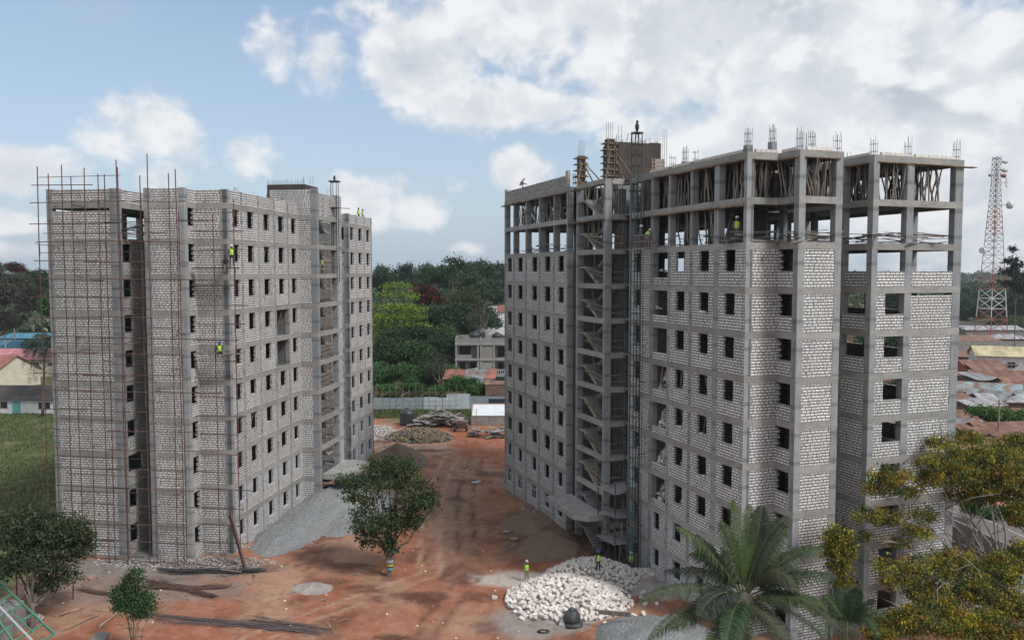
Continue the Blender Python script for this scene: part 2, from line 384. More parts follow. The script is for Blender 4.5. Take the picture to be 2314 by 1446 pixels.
    # grass and bush land beyond the site
    g=np.maximum(sst(-37.5,-39.5,x+(fbm(x*.4,y*.4,31)-.5)*3),sst(134,141,y+(fbm(x*.3,y*.3,32)-.5)*14))
    g=np.maximum(g,sst(38,41,x))
    gc=np.stack([.05+.05*n3,.085+.05*n3,.03+.02*n3],-1)
    rg=sst(.50,.66,fbm(x*.09,y*.09,33))
    gc=gc*(1-rg[...,None]*.5)+np.array((.13,.115,.055))*rg[...,None]*.5
    C=C*(1-g[...,None])+gc*g[...,None]
    # red earth of the township on the right
    tw=sst(38,46,x)*sst(60,75,y)*(1-sst(300,360,y))
    C=mixc(C,(.22,.12,.075),tw*(.55+.45*sst(.4,.6,n)))
    ca=me.color_attributes.new('Col','FLOAT_COLOR','POINT')
    ca.data.foreach_set('color',np.concatenate([C,np.ones(C.shape[:2]+(1,))],-1).reshape(-1).astype(np.float32))
    me.polygons.foreach_set('use_smooth',[True]*len(me.polygons))
    m,t=mat('red_earth'); a=t.n('ShaderNodeVertexColor',layer_name='Col').outputs[0]
    ge=t.n('ShaderNodeNewGeometry').outputs['Position']
    f1=noise(t,ge,2.2,9,.78); f2=noise(t,ge,14,4,.7); f3=noise(t,vmap(t,ge,(.6,.22,1)),1.3,6,.65,.6)
    c=t.mix(t.rng(f1,.42,.62,0,.62),a,t.mix(.5,a,(.07,.04,.03)))
    f4=noise(t,ge,.45,9,.72,1.2)
    c=t.mix(t.rng(f4,.50,.60,0,.38),c,t.mix(.5,a,(.42,.30,.23)))
    c=t.mix(t.rng(f4,.47,.40,0,.40),c,t.mix(.6,a,(.075,.035,.025)))
    c=t.mix(t.rng(f3,.52,.72,0,.35),c,t.mix(.55,a,(.36,.25,.19)))
    sp=t.n('ShaderNodeTexVoronoi',ins={'Vector':ge,'Scale':4.2,'Randomness':1.0})
    peb=t.m('MULTIPLY',t.rng(sp.outputs['Distance'],.06,.14,1,0),t.rng(f1,.5,.6))
    c=t.mix(t.m('MULTIPLY',peb,.5),c,(.45,.40,.35))
    out(t,c,.97,t.m('ADD',f2,t.m('MULTIPLY',f1,1.5)),.5,.06,0,.1)
    me.materials.append(m); o=bpy.data.objects.new('ground',me); COL.objects.link(o); o['kind']='structure'
make_ground()
# ---------------------------------------------------------------- block buildings
HH=3.0; BH=.46
def face(bd,axis,fixed,out_,cols,levels,zb,ztop,spec,lo=None,hi=None,depth=.5,beams=None,cmat=CON,wmat=BLK_R,name='block_wall',wt=.2,topcol=None,bt=.32,beamz=None):
    """one wall line of a frame building: columns, a beam at every level, block infill in every bay"""
    inn=-out_
    def bx(mb,r0,r1,d0,d1,z0,z1):
        if axis=='y': mb.box(fixed+inn*d0,fixed+inn*d1,r0,r1,z0,z1)
        else: mb.box(r0,r1,fixed+inn*d0,fixed+inn*d1,z0,z1)
    for i,(a,b) in enumerate(cols):
        m=MB(); tz=topcol[i] if topcol else ztop
        bx(m,a,b,0,depth,zb-.6,tz); m.build('column',cmat,bd)
    lo=cols[0][0] if lo is None else lo; hi=cols[-1][1] if hi is None else hi
    pr=.006 if axis=='x' else .004; dz=0 if axis=='x' else .004
    for k in (beams if beams is not None else range(0,levels+1)):
        m=MB(); z=zb+k*HH; h=BH if k>0 else .9
        e=.004 if axis=='x' else -.008
        bx(m,lo-e,hi+e,-pr,bt,z-h+dz,z-dz); m.build('floor_beam',CONB,bd)
    edges=[(lo,lo)]+list(cols)+[(hi,hi)]
    edges=[e for i,e in enumerate(edges) if not(i==0 and cols and cols[0][0]<=lo+.02) and not(i==len(edges)-1 and cols and cols[-1][1]>=hi-.02)]
    rn=random.Random(hash((fixed*100,lo*10)) if 0 else int(abs(fixed*131+lo*17)*10)+len(cols))
    for b in range(len(edges)-1):
        r0,r1=edges[b][1],edges[b+1][0]
        if r1-r0<.05: continue
        m=MB()
        for k in range(levels):
            z0=zb+k*HH-.01; z1=zb+(k+1)*HH-BH+.01
            sp=spec(b,k)
            if sp is None or sp=='open': continue
            if sp=='full': bx(m,r0-.01,r1+.01,.03,.03+wt,z0,z1); continue
            ty=sp[0]
            if ty=='para': bx(m,r0-.01,r1+.01,.03,.03+wt,z0,zb+k*HH+sp[1]); continue
            if ty=='gap': bx(m,r0-.01,r1+.01,.03,.03+wt,z0,z1-sp[1]); continue
            if ty in('win','jag'):
                w0,w1,sl=sp[1],sp[2],sp[3]; zs=zb+k*HH+sl; ze=z1-(sp[4] if len(sp)>4 else 0)
                bx(m,r0-.01,r1+.01,.03,.03+wt,z0,zs)
                if ze<z1-.02: bx(m,r0-.01,r1+.01,.03,.03+wt,ze,z1)
                if w0>r0+.02: bx(m,r0-.01,w0,.03,.03+wt,zs-.001,ze+.001)
                if w1<r1-.02: bx(m,w1,r1+.01,.03,.03+wt,zs-.001,ze+.001)
                if ty=='jag':   # toothed block ends left at one side of the opening
                    side=sp[5]; z=zs; j=0
                    while z<ze-.2:
                        e=rn.uniform(.04,.10)+(.16 if j%2 else 0)
                        if side>0: bx(m,w1-e,w1+.01,.034,.226,z+.012,z+.188)
                        else: bx(m,w0-.01,w0+e,.034,.226,z+.012,z+.188)
                        z+=.2; j+=1
                else:          # slightly uneven block ends
                    z=zs; j=0
                    while z<ze-.19:
                        for (wa,sg) in ((w0,1),(w1,-1)):
                            if (sg>0 and w0<=r0+.02) or (sg<0 and w1>=r1-.02): continue
                            if rn.random()<.55:
                                e=rn.uniform(.012,.05); bx(m,min(wa-sg*.02,wa+sg*e),max(wa-sg*.02,wa+sg*e),.036,.224,z+.01,z+.19)
                        z+=.2; j+=1
        if m.v: m.build(name,wmat,bd)
def reveal(bd,axis,fixed,out_,w0,w1,z0,z1,casement=False):
    inn=-out_; t=.07
    root=None
    m=MB()
    def bx(r0,r1,a,b,d0=-.025,d1=.24):
        if axis=='y': m.box(fixed+inn*d0,fixed+inn*d1,r0,r1,a,b)
        else: m.box(r0,r1,fixed+inn*d0,fixed+inn*d1,a,b)
    bx(w0-t,w0+.03,z0-t,z1+.02); bx(w1-.03,w1+t,z0-t,z1+.02); bx(w0+.03,w1-.03,z0-t,z0+.03)
    o=m.build('window_frame',WHITEP,bd)
    if casement:
        m=MB(); mid=(w0+w1)/2
        for a,b,c,d in ((w0+.03,w0+.10,z0+.03,z1),(w1-.10,w1-.03,z0+.03,z1),(mid-.04,mid+.04,z0+.03,z1)): bx(a,b,c,d,.06,.11)
        bx(w0+.1,w1-.1,z1-.45,z1-.38,.065,.105); bx(w0+.1,w1-.1,z0+.03,z0+.10,.065,.105)
        s=m.build('sash',WHITEP,o)
        m=MB(); bx(mid+.04,w1-.10,z0+.1,z1-.45,.08,.09); bx(w0+.1,mid-.04,z1-.38,z1-.02,.08,.09); m.build('pane',GLASSD,o)
def slab(bd,poly,z,holes=None,t=.16,name='floor_slab'):
    m=MB(); m.prism(poly,z-t,z-.007); return m.build(name,SLAB,bd)
def stair(bd,x0,x1,ya,yb,z0,levels,k0=0,flip=False):
    """dog-leg stair: near flight climbs from yb (floor) to ya (half landing)"""
    for k in range(k0,levels):
        z=z0+k*HH; n=9; m=MB(); xm=(x0+x1)/2
        for (xa,xb,s0,zz,dr) in ((x0,xm-.05,yb,z,1),(xm+.05,x1,ya,z+HH/2,-1)):
            L=(ya-yb)*dr
            for i in range(n):
                y0=s0+L*i/n; y1=s0+L*(i+1)/n; top=zz+HH/2*(i+1)/n
                m.box(xa,xb,min(y0,y1),max(y0,y1),top-.30,top)
        s=1 if ya>yb else -1
        m.box(x0,x1,ya,ya+s*1.15,z+HH/2-.16,z+HH/2-.002)
        m.build('stair_flight',CONB,bd)
ZR=0.0; ZL=.81
HR=R(-20.243); HL=R(8.574)
def local(root,x,y,z=0):
    return root.matrix_basis@Vector((x,y,z))
# ---- right block
RB=empty('apartment_block',(15.611,54.672,0),-HR,'unfinished eleven storey white block building on the right, its top floors open and propped','building')
NF=11
W1=[(1.22,2.48),(4.36,5.62),(7.54,8.80),(10.75,11.85),(14.15,15.35)]
def spF1(b,k):
    if k>=9: return 'open'
    if b==3 and k>=2: return ('para',.58)
    w=W1[b]; return ('win',w[0],w[1],1.07)
face(RB,'y',0,-1,[(0,.34),(3.15,3.75),(6.5,6.85),(9.6,9.95),(12.15,12.65),(15.8,16.2)],NF,ZR,33,spF1,wmat=BLK_R)
W4=[(25.65,27.1),(28.95,30.45),(32.45,33.95),(36.65,38.15),(39.98,41.45)]
face(RB,'y',-1.95,-1,[(24.7,25.0),(27.85,28.15),(31.65,31.95),(35.4,35.7),(39.1,39.4),(42.0,42.3)],NF,ZR,33,lambda b,k:'open' if k>=9 else ('win',*W4[b],1.07),depth=.62)
for b in range(5):
    for k in (0,1):
        reveal(RB,'y',-1.95,-1,W4[b][0]+.02,W4[b][1]-.02,k*HH+1.07,k*HH+2.5,casement=(k==0 and b>=2))
for b in (0,1,2,3):
    for k in (0,1): 
        if b<3 and k==1 and b<2: continue
        reveal(RB,'y',0,-1,W1[b][0],W1[b][1],k*HH+1.07,k*HH+2.5)
# stair bay of the right block
face(RB,'y',-1.8,-1,[(17.2,17.55),(22.75,23.1)],NF,ZR,33,lambda b,k:'open',depth=.62,beams=range(2,12))
face(RB,'x',17.2,-1,[],NF,ZR,33,lambda b,k:'open',lo=-1.15,hi=0.3,beams=range(1,12))
m=MB(); m.box(-1.17,-.9,17.203,17.5,-.5,33)
face(RB,'x',0,-1,[(.345,.55)],NF,ZR,33,lambda b,k:'open' if k>=9 else 'full',lo=0.006,hi=2.65,depth=.33)
face(RB,'y',2.6,-1,[(-1.995,-1.66)],NF,ZR,33,lambda b,k:'open' if k>=9 else ('jag',-1.66,-.02,1.07,0,1),lo=-1.995,hi=0.0,depth=.5)
face(RB,'x',-2,-1,[(2.61,3.13),(5.6,6.15)],NF,ZR,33,lambda b,k:'open' if k>=9 else 'full')
face(RB,'y',6.14,1,[],NF,ZR,33,lambda b,k:'open' if k>=9 else 'full',lo=-1.6,hi=6)
def spV(b,k):
    if k>=9: return 'open'
    if b==0: return ('para',1.07) if k>=6 else 'full'
    return 'open' if k==8 else 'full'
face(RB,'y',9.0,-1,[(-1.74,-1.3),(.95,1.4)],NF,ZR,33,spV,hi=6)
def spVW(b,k):
    if k>=9: return 'open'
    if k==8: return ('para',1.07)
    if b==0: return ('win',10.3,12.0,1.07)
    return ('gap',.2) if k==7 else 'full'
face(RB,'x',-1.75,-1,[(9.01,9.5),(12.0,12.6),(16.45,17.19)],NF,ZR,33,spVW)
face(RB,'x',6.1,-1,[],NF,ZR,33,lambda b,k:'open' if k>=9 else 'full',lo=6.2,hi=8.95)
def spRear(b,k):
    if k>=9: return 'open'
    if k==8: return ('para',1.0)
    return ('win',RC[b][1]+.6,RC[b+1][0]-.3,1.07)
RC=[(-1.735,-1.2),(2.2,2.6),(6.2,6.6),(10.2,10.6),(14.2,14.6),(18.2,18.6),(23,23.4),(28,28.4),(32.6,33),(37.3,37.7),(41.8,42.29)]
face(RB,'y',17.2,1,RC,NF,ZR,33,spRear)
face(RB,'x',42.3,1,[(-1.93,-1.5),(3,3.4),(8,8.4),(12.6,13)],NF,ZR,33,lambda b,k:'open' if k>=9 else ('full' if b!=1 else ('win',5,7,1.0)),hi=17.19)
# inner frame and partitions
for y in (3.3,6.6,9.75,12.4,16.0,20.3,24.8,28,31.8,35.5,39.2):
    for x in (5.6,11.2):
        m=MB(); m.box(x-.17,x+.17,y-.25,y+.25,0,33); m.build('column',CON,RB)
polyR=[(.05,.05),(2.75,.05),(2.75,-1.9),(6.0,-1.9),(6.0,6.2),(9.1,6.2),(9.1,-1.65),(17.1,-1.65),(17.1,42.2),(-1.85,42.2),(-1.85,24.8),(2.9,24.8),(2.9,17.3),(.05,17.3)]
for k in range(1,12): slab(RB,polyR,k*HH)
mm=MB()
for k in range(0,9):
    z0,z1=k*HH-.01,(k+1)*HH-.15
    for y in (3.35,6.6,9.8,12.4,28.0,31.8,35.5,39.2):
        if k==8 and y in(3.35,9.8,12.4,28.0,31.8): continue
        mm.box(.25 if y<20 else -1.7,5.5,y-.1,y+.1,z0,z1)
    if k<8:
        mm.box(5.45,5.65,2.8,16.2,z0,z1); mm.box(5.45,5.65,24.8,42,z0,z1)
        mm.box(9.1,17.0,10,10.2,z0,z1)
    else: mm.box(5.45,5.65,6.6,12.4,z0,z1); mm.box(5.45,5.65,35,42,z0,z1)
    mm.box(2.9,3.1,16.3,24.6,z0,z1); mm.box(-1.6,3,24.75,24.95,z0,z1)
mm.box(5.3,5.5,4.9,6.3,27,29.85); mm.box(5.6,9,9.6,9.8,27,29.85); mm.box(2.9,3.1,16.3,24.6,27,32.85)
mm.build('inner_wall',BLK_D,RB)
mm=MB()   # plain rear wall of the lift lobby with door openings
for k in range(0,11):
    z0,z1=k*HH-.01,(k+1)*HH-.15
    mm.box(-1.1,-.35,18.7,18.9,z0,z1); mm.box(1.0,2.85,18.7,18.9,z0,z1); mm.box(-.35,1.0,18.7,18.9,k*HH+2.3,z1)
mm.build('lobby_wall',CON,RB)
for k in range(1,11): m=MB(); m.box(-1.15,2.9,17.5,18.7,k*HH-.16,k*HH-.008); m.build('landing_slab',SLAB,RB)
stair(RB,-1.6,.9,21.6,18.95,0,11)
# ring of loose blocks / parapet along the top
def course(bd,axis,fixed,out_,a,b,z,rows,mat_,name='parapet',gapp=.03,seed=1):
    rn=random.Random(seed); m=MB()
    for r in range(rows):
        p=a+(.2 if r%2 else 0)
        while p<b-.15:
            L=min(.39,b-p)
            d0=.03+rn.uniform(0,.02)
            zz=z+r*.215
            if axis=='y': m.box(fixed-out_*d0,fixed-out_*(d0+.2),p+.012,p+L-.015,zz+.012,zz+.2)
            else: m.box(p+.012,p+L-.015,fixed-out_*d0,fixed-out_*(d0+.2),zz+.012,zz+.2)
            p+=.40
        if rows>1 and r<rows-1:
            if axis=='y': m.box(fixed-out_*.06,fixed-out_*.2,a+.03,b-.03,zz+.19,zz+.24)
            else: m.box(a+.03,b-.03,fixed-out_*.06,fixed-out_*.2,zz+.19,zz+.24)
    return m.build(name,mat_ if not isinstance(mat_,int) else LIMEW,bd)
course(RB,'y',0,-1,.6,13.0,33,1,1,'block_course'); course(RB,'x',0,-1,.7,2.5,33,1,1,'block_course',seed=2)
course(RB,'y',2.6,-1,-1.5,-.1,33,1,1,'block_course',seed=3); course(RB,'x',-2,-1,3.2,5.6,33,1,1,'block_course',seed=4)
course(RB,'y',9.0,-1,-1.2,6,33,1,1,'block_course',seed=5); course(RB,'x',-1.75,-1,9.7,12.0,33,1,1,'block_course',seed=6); course(RB,'x',-1.75,-1,12.7,16.4,33,1,1,'block_course',seed=7)
course(RB,'y',-1.95,-1,25.1,42.2,33,5,OLDB,'parapet',seed=8)
m=MB(); m.box(-1.93,-1.68,41.7,42.25,33,34.3); m.box(-1.93,-1.68,24.75,25.3,33,34.5); m.build('parapet_pier',OLDB,RB)
# starter bars and column stubs
def starters(bd,x,y,z,stub=0,h=1.7,n=6,w=.34,d=.34,splay=.0,sd=0):
    rn=random.Random(sd*7+int(abs(x*10)+abs(y*10)))
    if stub: m=MB(); m.box(x-w/2-.05,x+w/2+.05,y-d/2-.05,y+d/2+.05,z-.01,z+stub); m.build('column_stub',CON,bd)
    m=MB(); pts=[(-1,-1),(1,-1),(1,1),(-1,1),(0,-1),(0,1),(-1,0),(1,0)][:n]
    for (a,b) in pts:
        p=Vector((x+a*w/2,y+b*d/2,z+stub-.02)); q=p+Vector((rn.uniform(-.04,.04),rn.uniform(-.04,.04),h*.78*rn.uniform(.8,1.1)))
        m.tube([p,q],.016,4)
    if stub or n>5:
        zz=z+stub+.25
        for _ in range(2):
            for i in range(4):
                c=[(-1,-1),(1,-1),(1,1),(-1,1)]; a,b=c[i],c[(i+1)%4]
                m.tube([(x+a[0]*w/2,y+a[1]*d/2,zz),(x+b[0]*w/2,y+b[1]*d/2,zz)],.012,4)
            zz+=.5
    m.build('starter_bars',REBAR,bd)
for (x,y,st,h,n) in ((.25,.3,.45,1.4,8),(3.2,1.6,1.0,1.5,8),(2.9,-1.6,0,1.9,8),(3.5,-1.5,0,1.5,4),(5.3,.1,.5,1.5,8),(5.9,-1.7,0,1.7,6),(.25,6.7,.1,1.2,3),(.25,9.8,.1,1.2,4),(.3,12.4,.0,.9,3),(3.0,12.4,1.0,1.6,8),(5.6,12.4,0,1.4,4),(9.25,-1.4,0,1.7,6),(12.3,-1.4,0,1.7,6),(13.9,2.0,0,1.1,3),(16.8,-1.4,0,1.8,6),(11,3,0,1.2,4)):
    starters(RB,x,y,33,st,h,n)
starters(RB,-1.5,24.2,33,0,1.5,6)
# formwork under the newest beams
def formwork(bd,axis,fixed,out_,a,b,z,seed=0,t=.05):
    rn=random.Random(seed); m=MB(); p=a-rn.uniform(0,.3)
    while p<b:
        L=rn.uniform(2.2,3.6); q=min(p+L,b+rn.uniform(0,.4))
        o0=rn.uniform(-.22,-.08); dz=rn.uniform(-.05,.02)
        if axis=='y': m.box(fixed-out_*o0,fixed-out_*.3,p,q,z-t+dz,z+dz-.004); m.bar((fixed+out_*(.02),p,z-.01+dz),(fixed+out_*.03,q,z+.01+dz),.035,.14)
        else: m.box(p,q,fixed-out_*o0,fixed-out_*.3,z-t+dz,z+dz-.004); m.bar((p,fixed+out_*.02,z-.01+dz),(q,fixed+out_*.03,z+.01+dz),.14,.035)
        p=q-.1
    return m.build('formwork_board',BOARD,bd)
for i,(ax,fx,a,b,zz) in enumerate((('y',0,.4,16,33),('x',0,.5,2.6,33),('y',2.6,-1.6,0,33),('x',-2,3.1,5.7,33),('y',9,-1.3,5,33),('x',-1.75,9.5,17.9,33),('y',-1.95,25,42.9,33),('y',-1.8,17.3,24.2,33),('x',17.2,-1.1,.1,33),('y',0,.4,16,30),('y',-1.8,17.4,24.3,30),('x',17.2,-1.1,.2,30))):
    formwork(RB,ax,fx,-1,a,b,zz-BH,seed=i)
# shuttered columns and lift core on the roof
def shuttered(x,y,z,h,w,name='column_formwork'):
    e=empty(name); e.parent=RB; e.location=(x,y,z)
    m=MB(); m.box(-w/2,w/2,-w/2,w/2,0,h); m.build('shutter_panel',SHUT,e)
    m=MB()
    for i in range(int(h/.55)+1):
        zz=.12+i*.55
        for s in (-1,1):
            m.box(-w/2-.35,w/2+.35,s*(w/2+.06)-.05,s*(w/2+.06)+.05,zz,zz+.08)
            m.box(s*(w/2+.06)-.05,s*(w/2+.06)+.05,-w/2-.35,w/2+.35,zz+.09,zz+.17)
    for s in (-1,1): m.box(s*w/2-.05,s*w/2+.05,-w/2-.05,-w/2-.01,0,h)
    m.build('timber_yoke',BOARD,e)
    m=MB()
    for (a,b) in ((2.0,-.6),(-.9,-.8),(1.8,.9)): m.bar((a*.1,b*.1-w/2,h*.75),(a,b-w/2,-.25 if a<1 else -.1),.06,.1)
    m.build('raking_shore',BOARD,e)
    m=MB()
    for a in (-1,0,1):
        for b in (-1,1): m.tube([(a*.2,b*.2,h-.1),(a*.2,b*.2,h+1.4)],.016,4)
    m.build('starter_bars',REBAR,e)
shuttered(-1.45,22.9,33,2.6,.55); shuttered(-1.3,17.5,33.02,3.3,.62)
m=MB(); m.box(.6,4.2,19.4,22.5,33,36.5); m.box(4.2,5.2,20.0,22.5,33,36.7); LC=m.build('lift_core',SHUT,RB)
m=MB(); m.box(4.3,5.15,19.5,19.8,33,35.2); m.build('core_panel',CONB,RB)
m=MB(); rn=random.Random(5)
for i in range(46):
    x=.7+i*.1; m.tube([(x,19.6+rn.uniform(0,2.6),36.4),(x+rn.uniform(-.05,.05),19.6+rn.uniform(0,2.6)*0+rn.uniform(0,2.6),36.4+rn.uniform(.35,1.1))],.015,4)
for x in (.6,.9,5.1,5.3,5.5): m.tube([(x,19.5,33),(x,19.5,37.9)],.018,4)
m.build('starter_bars',REBAR,RB)
m=MB()
for i in range(5): m.box(3.0,4.4,17.9,18.0,33.4+i*.3,33.48+i*.3)
for x in (3.1,4.25): m.box(x,x+.08,17.85,17.95,33,35)
m.build('timber_yoke',BOARD,RB)
# canopy over the entrance
m=MB(); m.prism([(-1.75,24.2),(-4.3,24.2),(-4.3,18.1),(-3.3,17.0),(-1.75,17.0)],3.45,3.95); m.build('entrance_canopy',CONB,RB)
m=MB(); m.box(-1.75,-1.6,17.0,17.15,0,3.5); m.build('post',CONB,RB)
# guard rails in the stair and lobby bays
rn=random.Random(8); 
for k in range(2,10):
    m=MB(); z=k*HH
    m.bar((-1.72,17.6,z+1.0+rn.uniform(-.1,.1)),(-1.72,21.5,z+1.15+rn.uniform(-.15,.3)),.05,.1)
    m.bar((-1.70,17.6,z+.45+rn.uniform(-.1,.2)),(-1.70,21.3,z+.9+rn.uniform(-.1,.3)),.05,.1)
    m.bar((-1.66,19+rn.uniform(-.6,.8),z),(-1.66,19.4+rn.uniform(-.6,.8),z+2.5),.06)
    m.bar((-1.1,17.25,z+.5),(.1,17.25,z+.5+rn.uniform(-.05,.05)),.05,.1)
    m.bar((-1.1,17.27,z+1.05),(.1,17.27,z+1.05+rn.uniform(-.05,.1)),.05,.1)
    if k%2: m.bar((-.2,17.3,z),(.1,17.4,z+2.5),.06)
    m.build('guard_rail',BOARD,RB)
# ---- left block
LBp=Vector((-23.979,69.124,0))
LB=empty('apartment_block',LBp,-HL,'unfinished ten storey block building on the left, poles scaffolded against its end wall','building')
NL=10; ZT=ZL+30+1.15
WL=[(1.0,2.15),(3.7,4.88),(6.88,8.1),(10.03,11.3),(13.05,14.2)]
def para10(f):
    def g(b,k):
        if k==10: return ('para',1.10)
        return f(b,k)
    return g
def spL1(b,k):
    if b==3 and k in (5,6): return 'open'
    return ('win',WL[b][0],WL[b][1],1.07)
face(LB,'y',0,1,[(0,.3),(2.45,2.75),(5.7,5.98),(9.0,9.28),(12.05,12.33)],11,ZL,ZT,para10(spL1),hi=15.05,wmat=BLK_L,depth=.4,beams=range(0,11))
for b in range(5):
    for k in (0,1): reveal(LB,'y',0,1,WL[b][0],WL[b][1],ZL+k*HH+1.07,ZL+k*HH+2.5)
m=MB(); m.box(-1.0,-.35,9.6,10.1,ZL+15,ZL+21); m.build('column',CON,LB)
face(LB,'x',15.05,-1,[(1.2,1.84)],11,ZL,33.5,para10(lambda b,k:'full'),lo=-.4,wmat=BLK_L,beams=range(0,11))
face(LB,'x',15.06,-1,[],11,ZL,33.4,lambda b,k:'open',lo=-4.9,hi=1.2,wmat=BLK_L,beams=[])
m=MB(); m.box(-3.2,1.21,15.085,15.3,ZL+30,33.4); m.box(-5.4,-3.2,19,19.2,ZL+30,33.4); m.box(-3.2,-3.0,15.3,19.2,ZL+30,33.4); m.build('block_wall',BLK_L,LB)
face(LB,'y',1.8,1,[(15.56,15.75),(20.8,21.1)],11,ZL,33.3,lambda b,k:'open' if b==0 else 'full',hi=22.3,wmat=BLK_L,depth=.6,beams=range(2,11))
m=MB(); rn=random.Random(4)
for r in range(11):      # pierced block screen above the top landing
    y=15.8+(.2 if r%2 else 0)
    while y<20.6:
        if not(r%2==0 and (int(round((y-15.8)/.4)) in (3,8))): m.box(1.5,1.7,y,y+.38,ZL+30.02+r*.21,ZL+30.22+r*.21)
        y+=.4
m.box(1.45,1.75,21.1,22.3,ZL+30,33.2); m.build('block_screen',BLK_L,LB)
WL4=[(29.88,31.05),(32.8,34.05),(35.8,37.1)]
face(LB,'y',.1,1,[(29.2,29.5),(31.9,32.18),(34.85,35.13),(37.6,37.9)],11,ZL,ZT,para10(lambda b,k:('win',WL4[b][0],WL4[b][1],1.07)),wmat=BLK_L,depth=.55,beams=range(0,11))
for b in range(3):
    for k in (0,1): reveal(LB,'y',.1,1,WL4[b][0],WL4[b][1],ZL+k*HH+1.07,ZL+k*HH+2.5)
face(LB,'x',29.2,-1,[(-.5,.095)],11,ZL,ZT,para10(lambda b,k:('win',-1.9,-.5,1.07) if k==9 else (('gap',.12) if k==8 else 'full')),lo=-2.4,wmat=BLK_L,beams=range(0,11))
face(LB,'x',-2,-1,[(-15.2,-14.75),(-9.4,-8.64)],11,ZL,ZT,para10(lambda b,k:('gap',.26) if k==9 else 'full'),wmat=BLK_L,beams=range(0,11))
def spB(b,k):
    if k==9: return 'open'
    return ('win',-1.62,-.22 if k!=2 else .6,1.07 if k>1 else .95)
face(LB,'y',-8.645,1,[(-1.99,-1.65)],11,ZL,ZT,para10(spB),hi=1.1,wmat=BLK_L,beams=range(0,11))
face(LB,'y',-8.645,1,[],11,ZL,ZT,para10(lambda b,k:'open' if k==9 else 'full'),lo=1.45,hi=5,wmat=BLK_L,beams=range(0,11))
face(LB,'x',-1.85,-1,[(-6.4,-5.85),(-3.28,-2.78)],11,ZL,ZT,para10(lambda b,k:'full'),wmat=BLK_L,beams=range(0,11))
face(LB,'y',-6.4,-1,[],11,ZL,ZT,para10(lambda b,k:'full'),lo=-1.3,hi=5,wmat=BLK_L,beams=[])
face(LB,'x',5.1,-1,[],11,ZL,ZT,para10(lambda b,k:'full'),lo=-8.6,hi=-6.5,wmat=BLK_L,beams=range(0,11))
face(LB,'y',-2.785,1,[(-1.84,-1.5)],11,ZL,ZT,para10(lambda b,k:('jag',-1.5,-.28,1.07,0,1)),hi=-.02,wmat=BLK_L,beams=range(0,11))
face(LB,'x',0,-1,[(-.57,-.005)],11,ZL,ZT,para10(lambda b,k:'full'),lo=-2.98,wmat=BLK_L,beams=range(0,11))
LC2=[(-1.98,-1.5),(2.5,2.9),(6.5,6.9),(10.5,10.9),(14.5,14.9),(19,19.4),(24,24.4),(29,29.4),(33.5,33.9),(37.5,37.89)]
face(LB,'y',-15.2,-1,LC2,11,ZL,ZT,para10(lambda b,k:'open' if k==9 else ('win',LC2[b][1]+.8,LC2[b+1][0]-.8,1.07)),wmat=BLK_L,beams=range(0,11))
face(LB,'x',37.9,1,[(-15.19,-14.7),(-10,-9.6),(-5,-4.6)],11,ZL,ZT,para10(lambda b,k:'full'),hi=.09,wmat=BLK_L,beams=range(0,11))
polyL=[(-.05,.05),(-2.85,.05),(-2.85,-1.75),(-6.3,-1.75),(-6.3,5.2),(-8.75,5.2),(-8.75,-1.9),(-15.1,-1.9),(-15.1,37.8),(0,37.8),(0,29.3),(-2.2,29.3),(-2.2,15.1),(-.05,15.1)]
for k in range(0,11): slab(LB,polyL,ZL+k*HH)
mm=MB()
for k in range(0,10):
    z0,z1=ZL+k*HH-.01,ZL+(k+1)*HH-.15
    for y in (2.6,5.85,9.15,12.2,15.2,32.0,35.0): 
        if k==9 and y<5: continue
        mm.box(-5.2,-.25,y-.1,y+.1,z0,z1)
    if k<9: mm.box(-5.3,-5.1,3.0,37,z0,z1); mm.box(-15,-8.8,6,6.2,z0,z1)
    else: mm.box(-5.3,-5.1,9,37,z0,z1)
    mm.box(-2.3,-2.1,15.2,29,z0,z1)
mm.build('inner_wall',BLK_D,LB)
for x in (-11.5,-5.2):
    for y in (3,9.5,15): 
        m=MB(); m.box(x-.16,x+.16,y-.25,y+.25,ZL,ZL+30); m.build('column',CON,LB)
stair(LB,-1.6,1.2,19.3,16.4,ZL,10)
for k in range(1,11): m=MB(); m.box(-2.1,1.5,20.4,22.2,ZL+k*HH-.16,ZL+k*HH-.008); m.build('landing_slab',SLAB,LB)
m=MB(); m.box(-4.6,-.4,17.5,21,ZL+30,34.2); m.build('lift_core',SHUT,LB)
m=MB(); rn=random.Random(6)
for i in range(40):
    x=-4.6+i*.105; m.tube([(x,17.6,34.1),(x,17.6,34.1+rn.uniform(.2,.75))],.014,4)
for x in (-.3,.4,.7): m.tube([(x,17.0,33.3),(x,17.0,34.9)],.016,4)
m.build('starter_bars',REBAR,LB)
starters(LB,-3.6,8.5,ZL+30,0,2.7,6); starters(LB,-5.2,15,ZL+30,0,3.0,6,.7,.4); starters(LB,1.3,20,33.2,0,1.5,3)
m=MB(); m.prism([(1.75,16.0),(4.1,16.0),(4.6,16.8),(4.6,22.6),(1.75,22.6)],ZL+2.5,ZL+3.05); m.build('entrance_canopy',CONB,LB)
m=MB(); m.box(4.2,4.35,22.0,22.15,0.5,ZL+2.5); m.build('post',CONB,LB)
rn=random.Random(9)
for k in range(2,9):
    m=MB(); z=ZL+k*HH
    for q in range(3): m.bar((1.55,16+rn.uniform(0,.5),z+.5+q*.45),(1.55,19.6+rn.uniform(-.3,.5),z+.6+q*.5+rn.uniform(-.2,.2)),.05,.09)
    m.bar((1.6,17.3,z),(1.6,17.3+rn.uniform(-.3,.3),z+2.5),.06); m.bar((1.6,18.6,z),(1.6,18.9+rn.uniform(-.3,.3),z+2.5),.06)
    m.build('guard_rail',BOARD,LB)
m=MB(); 
m.build if 0 else None

